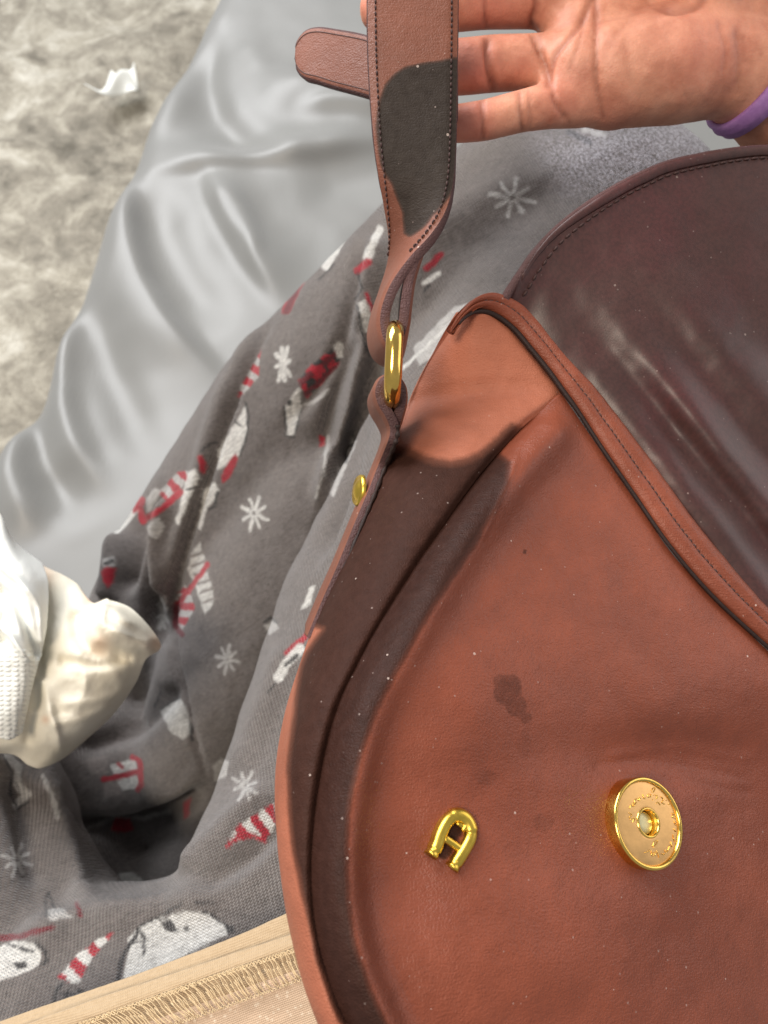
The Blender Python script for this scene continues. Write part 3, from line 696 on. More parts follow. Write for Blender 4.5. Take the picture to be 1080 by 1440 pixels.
    for k in range(n):
        s0 = k * 399 / n + random.uniform(-.9, .9); j = random.uniform(-1.6, 1.6)
        ts = np.linspace(0, 1, 9)
        addtube(np.array([at(s0 + j + (2.6 + j) * u + 1.6 * math.sin(u * 6.3 + j), .04 + (.86 + .04 * j) * u) for u in ts]), .00014)
        addtube(np.array([at(s0 + 2.2 + j - 2.2 * u, .96 - .62 * u + .05 * math.sin(k)) for u in ts]), .00013)
        ts = np.linspace(0, 2 * math.pi, 9)
        addtube(np.array([at(s0 + 1.6 * math.cos(a), .06 + .06 * math.sin(a)) for a in ts]), .00014)
    for f, w in ((.97, .05), (.03, .04)):
        addtube(np.array([at(s, f + w * math.sin(s * 1.55 + 2 * math.sin(s * .21))) for s in np.linspace(0, 399, 420)]), .00013)
    st = mesh_obj('overlock_stitching', np.vstack(V), F, tt.m, root); st['kind'] = 'stuff'
    root['label'] = 'beige jersey shirt with overlocked inside-out hem'
build_shirt()

# ------------------------------------------------------------------ hand and forearm
def build_hand():
    b = []
    ch = chain_balls
    # palm block, knuckle row to wrist
    for y, d, r0 in ((108, .2585, .0158), (60, .263, .0135), (5, .265, .0135), (-50, .265, .014), (-105, .263, .0142), (-150, .262, .012)):
        b += ch([(812, y, d, r0 * .95), (880, y, d, r0), (950, y * .95 - 2, d + .001, r0 * 1.06), (1030, y * .8, d + .006, r0 * 1.1)])
    b += ch([(862, 108, .257, .0166), (930, 92, .257, .0182), (1000, 86, .261, .0172), (1045, 92, .2635, .0178), (1095, 130, .273, .0195), (1150, 185, .291, .022), (1230, 290, .325, .026)])
    b += ch([(1000, -60, .252, .019), (950, -110, .247, .017)])                                   # thenar
    b += ch([(1040, 20, .2645, .018), (1085, 55, .272, .0195), (1150, 130, .289, .022), (1230, 290, .325, .026), (1380, 500, .39, .032), (1560, 900, .43, .040)])
    b += ch([(1040, -60, .266, .018), (1100, 0, .275, .0195), (1160, 100, .290, .022)])
    # fingers (pointing left), thumb above the frame
    b += ch([(818, 136, .257, .0098), (775, 148, .2535, .0074), (735, 156, .251, .0066), (680, 170, .249, .0064), (634, 175, .249, .0060), (596, 175, .252, .0056)], .22)
    b += ch([(812, 80, .262, .0104), (774, 86, .2595, .0086), (692, 90, .256, .0088), (655, 94, .251, .0086), (600, 98, .250, .0082), (560, 98, .252, .0074)], .22)
    b += ch([(812, 6, .264, .0106), (768, -2, .2615, .0092), (685, -3, .257, .0094), (612, 5, .252, .0089), (545, 12, .25, .0080), (536, 13, .25, .0076)], .22)
    b += ch([(806, -78, .264, .0112), (755, -88, .261, .0096), (680, -92, .256, .009), (610, -88, .252, .0084), (560, -84, .251, .0074)], .22)
    b += ch([(950, -110, .247, .017), (880, -180, .238, .0125), (810, -220, .231, .0108), (750, -230, .228, .0092)], .22)
    me = blob_body('hand', b, 0.0018, 1, 8, 0.5)
    co = get_co(me); no = get_no(me); px, py, d = proj(co)
    view = TW - co; view /= np.linalg.norm(view, axis=1, keepdims=True)
    face = sstep(0.0, 0.4, np.sum(no * view, axis=1)) * (d < .30)
    cre = np.zeros(len(co)); disp = np.zeros(len(co)); red = np.zeros(len(co))
    lines = [
        ([(840, -60), (838, 0), (838, 70), (839, 120), (848, 165)], 4, .0010, .8),
        ([(835, -10), (818, 30), (800, 52), (780, 80), (772, 112), (770, 120)], 5, .0012, .8),
        ([(775, 110), (782, 145), (800, 172)], 4, .0009, .7),
        ([(760, -50), (754, 10), (747, 36), (762, 80), (770, 112)], 5, .0014, 1.0),
        ([(685, -40), (683, 20), (685, 44)], 3.5, .0008, .6),
        ([(686, 50), (689, 90), (694, 130)], 6, .0022, 1.3), 
        ([(758, 48), (765, 90), (771, 120)], 4, .0009, .8),
        ([(676, 135), (679, 165), (680, 198)], 3.5, .0009, .9), ([(730, 130), (733, 155), (735, 186)], 3.5, .0008, .9), ([(743, 128), (746, 150), (747, 184)], 3, .0004, .5),
        ([(1036, 40), (1040, 80), (1038, 130)], 6, .0008, .4), ([(1046, 50), (1050, 95)], 5, .0006, .35),
        ([(1000, -20), (985, 5), (960, 14), (930, 10)], 6, .0014, .8), ([(900, -20), (915, 5), (940, 16), (962, 14)], 5, .0008, .6),
        ([(880, 40), (884, 90), (900, 150)], 6, .0003, .1), ([(940, 60), (955, 110), (970, 150)], 6, .0003, .1), ([(860, 60), (890, 20), (930, -10)], 6, .0004, .2),
        ([(1010, 30), (1020, 70), (1016, 110)], 3, .0004, .3), ([(800, 100), (815, 60), (822, 20)], 3, .0004, .35),
    ]
    for pl, w, h, k in lines:
        P = resample(np.array(pl, float), 18); m = (px > P[:, 0].min() - 4 * w) & (px < P[:, 0].max() + 4 * w) & (py > P[:, 1].min() - 4 * w) & (py < P[:, 1].max() + 4 * w)
        dd, al, _ = poly_dist(px[m], py[m], P); e = np.exp(-(dd / w) ** 2) * (.3 + .7 * sstep(0, .15, al) * sstep(1, .85, al))
        disp[m] -= h * e * 0.9; cre[m] = np.maximum(cre[m], .8 * np.minimum(k, 1) * np.exp(-(dd / (w * .95)) ** 2))
    disp += .0007 * fbm(px / 26., py / 26., 3, 2) + .00025 * fbm(px / 5., py / 8., 2, 6)
    for (x, y, rr, k) in ((665, 95, 45, 1), (660, 170, 45, .9), (690, 10, 50, .7), (800, 150, 50, .5), (990, 70, 60, .55), (730, 90, 30, .5), (850, 168, 40, .5), (520, 12, 40, .6)):
        red = np.maximum(red, k * np.exp(-((px - x) ** 2 + (py - y) ** 2) / rr ** 2))
    red = red * face
    set_co(me, co + no * (disp * face)[:, None] - parent_loc(person))
    t = NT('skin'); o = t.obj(); n1 = t.noise(o, 90, 4, 0.6); n2 = t.noise(o, 900, 3, 0.6)
    c = t.mix(t.ramp(n1, [(0.3, 0), (0.7, 1)]), srgb(182, 118, 94), srgb(224, 162, 134))
    c = t.mix(t.math('MULTIPLY', t.attr('red'), 0.65), c, srgb(214, 126, 108))
    c = t.mix(t.math('MULTIPLY', t.attr('crease'), 0.62), c, srgb(112, 56, 44))
    c = t.mix(t.math('MULTIPLY', n2, 0.18), c, srgb(150, 92, 72))
    wr = t.noise(t.mapping(o, (1, 1, 1)), 1600, 2)
    t.set(Base_Color=c, Roughness=0.5, Normal=t.bump(t.math('ADD', n2, wr), 0.00022, 0.5), Subsurface_Weight=0.18, Subsurface_Scale=0.004, Specular_IOR_Level=0.35)
    t.b.inputs['Subsurface Radius'].default_value = (1.0, 0.35, 0.2)
    me.materials.clear(); me.materials.append(t.m); me.name = 'hand'
    me.polygons.foreach_set('use_smooth', np.ones(len(me.polygons), bool))
    o_ = bpy.data.objects.new('hand_and_forearm', me); COL.objects.link(o_); o_.parent = person
    global HAND; HAND = o_
    add_attr(o_, 'crease', np.clip(cre * face, 0, 1)); add_attr(o_, 'red', np.clip(red, 0, 1))
    o_['label'] = 'open right palm with fingers pointing left'
build_hand()

# purple band round the wrist
def build_band():
    c0 = pc(1078, 62, .2695); ax = np.array([.86, -.34, -.32]); ax /= np.linalg.norm(ax)
    u = np.cross(ax, [0, 0, 1.0]); u /= np.linalg.norm(u); v = np.cross(ax, u)
    a = np.linspace(0, 2 * math.pi, 72, endpoint=False)
    V = []; F = []; prof = [(-.0038, .0), (-.0032, .0016), (-.0014, .0013), (0, .0022), (.0014, .0013), (.0032, .0016), (.0038, .0), (.003, -.001), (-.003, -.001)]
    from mathutils.bvhtree import BVHTree
    hm = HAND.data; off = parent_loc(person)
    cw0 = cam2world(c0); axw = RW @ ax; reach = []
    co = get_co(hm) + off; near = np.linalg.norm(co - cw0, axis=1) < .07
    keepf = [p.vertices[:] for p in hm.polygons if all(near[k] for k in p.vertices)]
    bvh = BVHTree.FromPolygons([tuple(c) for c in co], keepf)
    for s_ in a:
        e = RW @ (np.cos(s_) * u + np.sin(s_) * v); hit = bvh.ray_cast(Vector(cw0 + e * .08), Vector(-e), .079)
        reach.append(.08 - hit[3] if hit[0] else .022)
    reach = np.array(reach); reach = (reach + np.roll(reach, 1) + np.roll(reach, -1) + np.roll(reach, 2) + np.roll(reach, -2)) / 5
    for i, s_ in enumerate(a):
        e = np.cos(s_) * u + np.sin(s_) * v
        for (x, h) in prof: V.append(cam2world(c0 + ax * (x + .0005 * math.sin(3 * s_)) + e * (reach[i] + .0008 + h)))
    m = len(prof)
    for i in range(72):
        for j in range(m): F.append([i * m + j, ((i + 1) % 72) * m + j, ((i + 1) % 72) * m + (j + 1) % m, i * m + (j + 1) % m])
    t = NT('purple_elastic'); n = t.noise(t.obj(), 500, 4)
    t.set(Base_Color=t.mix(n, srgb(140, 92, 160), srgb(176, 132, 190)), Roughness=0.6, Normal=t.bump(n, 0.0004, 0.5))
    o = mesh_obj('wristband', V, F, t.m, None, True, None, True); tag(o, 'purple elastic band worn round the wrist', 'wristband')
build_band()

# ------------------------------------------------------------------ paper towel and cream cloth on the left leg
def build_papers():
    # cream cloth: a crumpled bag-like piece
    rows = [
        [(-60, 770, .40), (20, 780, .395), (70, 800, .39), (110, 822, .385), (124, 848, .386), (150, 842, .383)],
        [(-60, 850, .38), (20, 850, .376), (80, 850, .372), (128, 860, .366), (150, 852, .364), (188, 858, .372)],
        [(-60, 910, .368), (20, 905, .362), (85, 895, .358), (140, 880, .35), (175, 872, .349), (226, 906, .372)],
        [(-60, 960, .362), (20, 960, .356), (80, 945, .352), (130, 925, .349), (170, 915, .353), (205, 928, .372)],
        [(-60, 1010, .36), (20, 1010, .354), (75, 1000, .352), (120, 985, .353), (160, 970, .362), (190, 962, .378)],
        [(-60, 1050, .364), (15, 1045, .36), (65, 1040, .358), (100, 1030, .360), (135, 1015, .370), (158, 1006, .388)],
        [(-60, 1065, .38), (12, 1060, .378), (40, 1076, .376), (60, 1080, .378), (90, 1066, .386), (115, 1046, .396)],
    ]
    S = netgrid(rows, 110, 110); px, py, d = S[..., 0], S[..., 1], S[..., 2]
    for pl, h, w in (([(142, 862), (150, 880), (175, 895), (205, 905)], -.006, 9), ([(110, 870), (112, 890), (130, 915), (165, 918)], .008, 12), ([(150, 845), (142, 880), (165, 905), (210, 915)], -.004, 6),
                     ([(60, 960), (70, 1000), (85, 1050)], -.004, 7), ([(90, 930), (140, 935), (180, 925)], .004, 8), ([(52, 900), (58, 960), (40, 1040)], .004, 9), ([(95, 990), (140, 985), (170, 975)], -.0022, 8), ([(80, 1020), (120, 1010), (150, 995)], -.0018, 7)):
        dd, al, _ = poly_dist(px, py, resample(np.array(pl, float), 14)); d = d + h * np.exp(-(dd / w) ** 2)
    d = d + .003 * fbm(px / 34., py / 26., 4, 4) + .006 * np.abs(fbm(px / 46. + 3, py / 34., 2, 14))
    t = NT('cream_cloth'); o = t.obj(); n = t.noise(o, 30, 4); f = t.noise(o, 900, 2)
    c = t.mix(t.ramp(n, [(0.35, 0), (0.7, 1)]), srgb(222, 215, 196), srgb(236, 231, 216)); c = t.mix(t.math('MULTIPLY', t.attr('stain'), 0.5), c, srgb(216, 170, 136))
    t.set(Base_Color=c, Roughness=0.6, Normal=t.bump(f, 0.0002, 0.4), Specular_IOR_Level=0.15)
    o_ = solid_grid('cream_cloth', pw(px, py, d), .0012, t.m)
    qx, qy, _ = proj(get_co(o_.data)); st = 0
    for (x, y, r) in ((222, 905, 14), (122, 845, 12), (60, 808, 18), (64, 1012, 6), (140, 905, 16)): st = np.maximum(st, np.exp(-((qx - x) ** 2 + (qy - y) ** 2) / r ** 2))
    add_attr(o_, 'stain', st); tag(o_, 'crumpled cream cloth with a pointed corner beside the white paper towel', 'cloth')
    # white paper towel in front
    rows = [
        [(-90, 690, .385), (-40, 690, .38), (0, 722, .375), (20, 760, .378), (60, 792, .382)],
        [(-90, 770, .37), (-40, 775, .362), (0, 790, .356), (36, 805, .356), (68, 822, .366)],
        [(-90, 860, .36), (-40, 860, .352), (0, 865, .345), (40, 870, .344), (66, 880, .356)],
        [(-90, 930, .352), (-40, 930, .345), (0, 930, .340), (34, 926, .341), (58, 918, .352)],
        [(-90, 1000, .35), (-40, 1000, .342), (0, 1000, .339), (30, 985, .341), (46, 965, .35)],
        [(-90, 1050, .352), (-40, 1040, .345), (-10, 1036, .343), (14, 1040, .345), (32, 1030, .352)],
    ]
    S = netgrid(rows, 130, 90); px, py, d = S[..., 0], S[..., 1], S[..., 2]
    for pl, h, w in (([(0, 795), (30, 820), (55, 850), (60, 900)], -.004, 6), ([(0, 830), (25, 850), (40, 890), (48, 920)], .006, 7), ([(-5, 880), (15, 895), (32, 918), (40, 925)], -.006, 5), ([(0, 870), (5, 900)], .006, 8)):
        dd, al, _ = poly_dist(px, py, resample(np.array(pl, float), 14)); d = d + h * np.exp(-(dd / w) ** 2)
    d = d + .002 * fbm(px / 30., py / 30., 3, 14)
    emb = (np.sin(px / 12 * 2 * math.pi + (np.floor(py / 9) % 2) * math.pi) > .1) & (np.sin(py / 9 * 2 * math.pi) > -.1) & (py > 900 + (px) * .4)
    t = NT('white_paper'); o = t.obj(); f = t.noise(o, 700, 3); pv = t.attr('emb', 'Vector')
    vb = t.voronoi(t.mapping(pv, (1, 1.6, 1)), 1.0, 'F1', 0.15)
    c = t.mix(t.noise(o, 20), srgb(228, 229, 222), srgb(242, 243, 238))
    t.set(Base_Color=c, Roughness=0.85, Normal=t.bump(t.math('MULTIPLY', t.ramp(vb, [(0.2, 1), (0.45, 0)]), t.attr('embw')), 0.0007, 0.7, t.bump(f, 0.0003, 0.4)), Specular_IOR_Level=0.15)
    o_ = solid_grid('paper_towel', pw(px, py, d), .0012, t.m)
    qx, qy, _ = proj(get_co(o_.data)); add_attr(o_, 'emb', np.stack([qx / 11, qy / 11, 0 * qx], -1)); add_attr(o_, 'embw', sstep(905, 930, qy))
    tag(o_, 'white embossed paper towel crumpled against the cream cloth', 'paper towel')
build_papers()

# ------------------------------------------------------------------ the handbag
bag = thing('handbag', 'brown leather handbag with dark water stains, its maroon flap thrown open', 'handbag', tuple(pw(620, 1300, .24)))
NRM = np.array([0.37, 0.37, 0.852]); NRM = NRM / np.linalg.norm(NRM)
P_MAG = pc(913, 1157, .190); PLC = float(NRM @ P_MAG)
def pd(px, py):
    """distance of the flat front panel at a photo position"""
    r = pc(px, py, 1.0); return PLC / (r @ NRM)
def panel_bulge(px, py):
    """how far the soft panel swells towards the viewer (m) relative to the plane"""
    d, _, _ = poly_dist(px, py, SEAM)
    b = .0052 * np.exp(-((d - 42) / 30) ** 2) - .0048 * np.exp(-(d / 13) ** 2)
    b = b + .0045 * np.exp(-(((px - 640) / 120) ** 2 + ((py - 980) / 130) ** 2)) + .004 * np.exp(-(((px - 720) / 170) ** 2 + ((py - 1330) / 120) ** 2))
    b = b - .004 * np.exp(-(((px - 960) / 150) ** 2 + ((py - 1060) / 40) ** 2)) - .003 * np.exp(-(((px - 560) / 60) ** 2 + ((py - 1230) / 90) ** 2))
    b = b + .0016 * fbm(px / 110., py / 110., 3, 12)
    for pl, h, w in (([(850, 1075), (930, 1068), (1080, 1090)], -.00035, 7), ([(880, 1060), (960, 1048), (1080, 1062)], .0003, 8), ([(725, 620), (700, 690), (668, 760)], .0005, 5), ([(900, 1090), (1000, 1100), (1090, 1112)], -.0003, 7)):
        dd, al, _ = poly_dist(px, py, resample(np.array(pl, float), 10)); b = b + h * np.exp(-(dd / w) ** 2)
    b = b - .010 * (np.clip(px - 700, 0, None) / 400) ** 2 * sstep(930, 1150, py)
    dg, _, _ = poly_dist(px, py, GROOVE)
    return b * sstep(4, 60, dg) - .0006 * np.exp(-(dg / 8) ** 2)
SEAM = resample(np.array([(791, 552), (740, 592), (690, 645), (640, 710), (580, 800), (520, 900), (478, 985), (455, 1065), (441, 1155), (437, 1245), (447, 1325), (468, 1400), (505, 1475), (560, 1550), (640, 1620)], float), 80)
GROOVE = [(691, 441), (720, 461), (745, 490), (770, 520), (791, 551), (812, 580), (850, 638), (890, 696), (940, 768), (1000, 838), (1080, 912), (1180, 1000), (1280, 1085), (1400, 1185), (1510, 1280), (1600, 1370)]
STAIN_EDGE = [(702, 640), (716, 652), (714, 680), (700, 712), (676, 752), (648, 796), (612, 850), (584, 900), (556, 946), (530, 1000), (508, 1060), (494, 1120), (488, 1190), (490, 1260), (500, 1330), (520, 1390), (548, 1450), (600, 1540)]

def build_panel():
    g = resample(np.array(GROOVE, float)[4:], 60); s = SEAM
    left = [(791, 553), (715, 617), (640, 710), (580, 800), (520, 900), (476, 990), (451, 1085), (438, 1185), (438, 1280), (456, 1365), (495, 1455), (560, 1550), (640, 1620)]
    right = [(794, 556), (838, 620), (905, 717), (962, 795), (1075, 908), (1180, 1000), (1280, 1085), (1400, 1185), (1510, 1280), (1600, 1370), (1640, 1460), (1600, 1560), (1500, 1640)]
    L = resample(np.array(left, float), 260); R = resample(np.array(right, float), 260)
    u = np.linspace(0, 1, 220)[None, :] ** 1.3
    S = L[:, None] * (1 - u[..., None]) + R[:, None] * u[..., None]
    px, py = S[..., 0], S[..., 1]
    G = cam2world(pc(px, py, pd(px, py)) + NRM * panel_bulge(px, py)[..., None])
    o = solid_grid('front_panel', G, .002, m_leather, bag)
    qx, qy, _ = proj(get_co(o.data) + parent_loc(bag))
    band = np.vstack([np.array(STAIN_EDGE), SEAM[::-1][:-8] + np.array([-14, 6])])
    st = soft_poly(qx + 4 * fbm(qx / 60., qy / 60., 2, 3), qy + 4 * fbm(qx / 60., qy / 60., 2, 9), band, 13)
    for (x, y, rx, ry, a, k) in ((714, 970, 19, 24, .5, .40), (726, 992, 15, 17, 0, .38), (704, 958, 12, 11, 0, .34), (740, 1010, 9, 10, 0, .33), (738, 1048, 12, 24, 0, .26), (683, 1093, 19, 13, .2, .29), (765, 1156, 17, 17, 0, .27), (722, 1195, 16, 16, 0, .24), (742, 1250, 16, 18, 0, .22), (738, 776, 4, 3, 0, .5), (635, 1166, 15, 17, .3, .8), (626, 1194, 11, 14, .4, .7)):  # last two ellipses: shade and dirt inside the emblem, put into colour
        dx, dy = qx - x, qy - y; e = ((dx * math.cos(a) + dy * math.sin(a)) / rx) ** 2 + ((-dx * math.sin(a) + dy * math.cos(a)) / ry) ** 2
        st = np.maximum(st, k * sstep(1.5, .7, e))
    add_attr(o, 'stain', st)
    o['label'] = 'front panel with dark wet stain along the side seam'
    # back of the bag, out of sight
    G2 = G + (-RW[:, 2]) * .055; 
    b = solid_grid('back_panel', G2[::6, ::6], .002, m_leather, bag); add_attr(b, 'stain', np.zeros(len(b.data.vertices)))
build_panel()

GL = [(648, 447), (622, 480), (600, 512), (583, 545), (571, 575), (560, 610), (548, 645), (530, 690), (505, 745), (475, 805), (447, 865), (425, 925), (402, 1000), (389, 1080), (390, 1160), (400, 1240), (418, 1320), (445, 1400), (485, 1480), (545, 1560), (620, 1630)]
GR = [(691, 442), (722, 464), (747, 493), (772, 524), (790, 553), (740, 593), (690, 646), (655, 690), (616, 746), (577, 805), (541, 865), (507, 925), (471, 1000), (451, 1080), (440, 1160), (437, 1240), (446, 1320), (468, 1400), (507, 1477), (562, 1552), (640, 1622)]
GD = [.006, .008, .010, .012, .013, .014, .015, .017, .019, .021, .022, .023, .023, .023, .023, .023, .023, .023, .023, .023, .023]
def build_gusset():
    net = []
    for (lx, ly), (rx, ry), dd in zip(GL, GR, GD):
        d0 = float(pd(np.array(rx, float), np.array(ry, float))) + .0012; dl = d0 + dd
        row = []
        R3 = pc(rx, ry, d0); L3 = pc(lx, ly, dl)
        for f in (0, .08, .3, .55, .8, .95):
            p = R3 * (1 - f) + L3 * f; p = p + np.array([-.25, .1, .96]) * (.0065 * math.sin(math.pi * f) ** .8 - (.002 if f in (.0, ) else 0)); row.append(p)
        back = np.array([0.0005, 0, -.010]); row.append(L3); row.append(L3 + np.array([.0008, 0, -.014])); row.append(L3 + np.array([.004, 0, -.03])); row.append(L3 + np.array([.012, 0, -.042]))
        net.append(row)
    S = netgrid(np.array(net), 260, 110)
    qx = CX + S[..., 0] / -S[..., 2] * FPX; qy = CY - S[..., 1] / -S[..., 2] * FPX
    S = S + np.array([0, 0, 1.0]) * (.0014 * fbm(qx / 60., qy / 60., 3, 5))[..., None]
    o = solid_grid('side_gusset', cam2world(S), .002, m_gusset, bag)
    qx, qy, _ = proj(get_co(o.data) + parent_loc(bag))
    P = [(470, 640), (556, 628), (590, 640), (630, 650), (668, 640), (700, 618), (712, 600), (735, 605), (700, 650), (640, 730), (560, 850), (500, 960), (470, 1040), (455, 1160), (455, 1260), (465, 1340), (500, 1440), (478, 1440), (452, 1370), (436, 1300), (421, 1240), (409, 1180), (405, 1110), (407, 1050), (413, 1000), (422, 945), (434, 912), (456, 880), (436, 880), (420, 880)]
    add_attr(o, 'stain', soft_poly(qx + 6 * fbm(qx / 60., qy / 60., 2, 3), qy + 6 * fbm(qx / 60., qy / 60., 2, 9), resample(np.array(P, float), 90), np.where(qy < 720, 20, 12)))
    o['label'] = 'side gusset, light at the top and stained dark below'
build_gusset()

def build_binding():
    inner = resample(np.array([(640, 460), (651, 447), (668, 438), (692, 441), (720, 461), (745, 490), (770, 520), (791, 549), (812, 578), (850, 636), (890, 694), (940, 766), (1000, 836), (1080, 910), (1180, 998), (1280, 1084), (1400, 1184), (1510, 1279), (1600, 1368)], float), 420)
    outer = resample(np.array([(638, 457), (646, 440), (664, 424), (690, 418), (722, 430), (745, 452), (768, 482), (800, 518), (832, 551), (872, 602), (912, 655), (960, 722), (1010, 785), (1082, 868), (1185, 965), (1290, 1058), (1412, 1158), (1522, 1254), (1612, 1342)], float), 420)
    prof_u = np.array([0, .0, .1, .22, .34, .40, .46, .6, .78, .92, 1.0, 1.02, .95])
    prof_h = np.array([-.0015, .0010, .0021, .0027, .0027, .0019, .0026, .0033, .0032, .0022, .0006, -.0012, -.003])
    u = np.interp(np.linspace(0, 1, 40), np.linspace(0, 1, len(prof_u)), prof_u); h = np.interp(np.linspace(0, 1, 40), np.linspace(0, 1, len(prof_h)), prof_h)
    S = inner[:, None] * (1 - u[None, :, None]) + outer[:, None] * u[None, :, None]
    wob = .0004 * fbm(S[..., 0] / 16., S[..., 1] / 16., 2, 3)
    C = pc(S[..., 0], S[..., 1], pd(S[..., 0], S[..., 1])) + NRM * ((h[None] + .0008 + wob) * sstep(-4, 16, np.arange(420))[:, None] - .003 * (1 - sstep(0, 10, np.arange(420)))[:, None])[..., None]
    G = cam2world(C)
    o = solid_grid('binding', G, .0015, m_leather, bag, round_edge=False); add_attr(o, 'stain', np.zeros(len(o.data.vertices)))
    nw = RW @ NRM
    k = 15; stitches('binding_stitching', G[14:, k] + nw * .0002, np.tile(nw, (406, 1)), .0019, .0015, .00026, m_thread, o)
    # black groove cord between binding and panel
    gp = resample(np.array([(644, 458), (652, 449), (669, 440), (692, 444), (720, 464), (744, 492), (769, 523), (790, 552), (811, 581), (849, 639), (889, 697), (939, 769), (999, 839), (1079, 913), (1180, 1002), (1280, 1087), (1400, 1187), (1510, 1282), (1600, 1371)], float), 200)
    w = np.interp(np.linspace(0, 1, 200), [0, .03, .15, .2, 1], [.0003, .0008, .0008, .0006, .0006])
    tube('dark_piping', cam2world(pc(gp[:, 0], gp[:, 1], pd(gp[:, 0], gp[:, 1])) + NRM * .0008), w, m_dark, bag, 8)
build_binding()

def build_flap():
    a = [(706, 428), (740, 455), (765, 482), (800, 520), (832, 554), (872, 605), (912, 658), (960, 725), (1010, 790), (1082, 872), (1185, 970), (1290, 1062), (1412, 1162), (1522, 1258), (1612, 1346)]
    b = [(716, 424), (726, 402), (738, 380), (754, 354), (776, 327), (806, 301), (848, 272), (900, 244), (960, 222), (1080, 205), (1220, 218), (1360, 270), (1500, 390), (1610, 580), (1670, 800), (1680, 1000)]
    NF = 300; A = resample(np.array(a, float), NF); B = resample(np.array(b, float), NF)
    dA = pd(A[:, 0], A[:, 1]) + .0015; t = np.linspace(0, 1, NF)
    dB = np.interp(t, np.linspace(0, 1, 15), [.236, .238, .241, .245, .249, .253, .257, .261, .266, .272, .28, .288, .296, .304, .31])
    v = np.linspace(0, 1, 200); m = t[:, None]; vv = v[None, :]
    px = A[:, None, 0] * (1 - vv) + B[:, None, 0] * vv; py = A[:, None, 1] * (1 - vv) + B[:, None, 1] * vv
    f_ = vv ** (1 - .38 * sstep(.07, .5, m)); d = dA[:, None] * (1 - f_) + dB[:, None] * f_
    # ripples running parallel to the hinge, growing towards the far end
    q = (px - 720) * .781 - (py - 430) * .625; al = (px - 720) * .625 + (py - 430) * .781
    q = q + 10 * fbm(al / 120., q / 120., 2, 5)
    grow = sstep(20, 330, al) * sstep(1.0, .85, vv)
    gs = lambda c, w: np.exp(-((q - c) / w) ** 2)
    d = d - grow * (.0022 * gs(30, 24) - .0022 * gs(70, 20) + .0030 * gs(106, 26) - .0020 * gs(150, 28) + .0016 * gs(195, 32) - .0016 * gs(255, 40)) * sstep(0, 14, q)
    d = d - .003 * np.sin(math.pi * vv) * sstep(0, .3, m) + .0016 * fbm(px / 70., py / 70., 3, 8)
    G = pw(px, py, d)
    o = solid_grid('flap', G, .0028, [m_flap, m_cut], bag, 1)
    o['label'] = 'opened flap showing its glossy dark maroon underside'
    n = gnormals(G); 
    if np.sum(n[120, 100] * (TW - G[120, 100])) < 0: n = -n
    # raised turned-over rim outside the stitch line, and the stitches
    rimG = []
    gp, gn = [], []
    arc = np.arange(6, NF - 3)
    for i in arc:
        L = np.linalg.norm(np.diff(G[i], axis=0), axis=1); back = np.r_[0, np.cumsum(L[::-1])]
        tan = G[min(i + 1, NF - 1), -1] - G[i - 1, -1]; tan /= np.linalg.norm(tan); inw = G[i, -20] - G[i, -1]; inw /= np.linalg.norm(inw)
        sn = max(.35, np.linalg.norm(np.cross(tan, inw)))
        fp = lambda s: np.array([np.interp(s / sn, back, G[i, ::-1, k]) for k in range(3)])
        fn = lambda s: np.array([np.interp(s / sn, back, n[i, ::-1, k]) for k in range(3)])
        if back[-1] * sn < .008: continue
        prof = [(.0036, -.0003), (.0033, .0005), (.0026, .0010), (.0016, .0012), (.0006, .0009), (.0001, .0002)]
        tp = float(sstep(0, 40, np.array(i - arc[0])))
        rimG.append([fp(s * (.3 + .7 * tp)) + fn(s) * (h * tp + .0002) for s, h in prof]); gp.append(fp(.0043)); gn.append(fn(.0043))
    r = solid_grid('turned_rim', np.array(rimG), .0006, m_flap, o, round_edge=False)
    gp, gn = np.array(gp), np.array(gn)
    stitches('flap_stitching', gp + gn * .00025, gn, .0028, .0022, .00034, m_thread, o)
build_flap()

# ---- strap hanging from the oval ring
def ribbon(name, near, far, thick, mats, parent, n, nv=14, edge_mat=1, crown=.0005):
    N = resample(cam2world(near), n) if False else catmull(cam2world(near), n); Fa = catmull(cam2world(far), n)
    v = np.linspace(0, 1, nv)[None, :, None]
    G = N[:, None] * (1 - v) + Fa[:, None] * v
    nn = gnormals(G)
    return G, nn
def strap_attr(o, parent, poly, soft=5):
    qx, qy, _ = proj(get_co(o.data) + parent_loc(parent)); add_attr(o, 'stain', soft_poly(qx + 4 * fbm(qx / 20., qy / 20., 2, 3), qy + 4 * fbm(qx / 20., qy / 20., 2, 7), resample(np.array(poly + poly[:1], float), 70), soft) if poly else np.zeros(len(qx)))

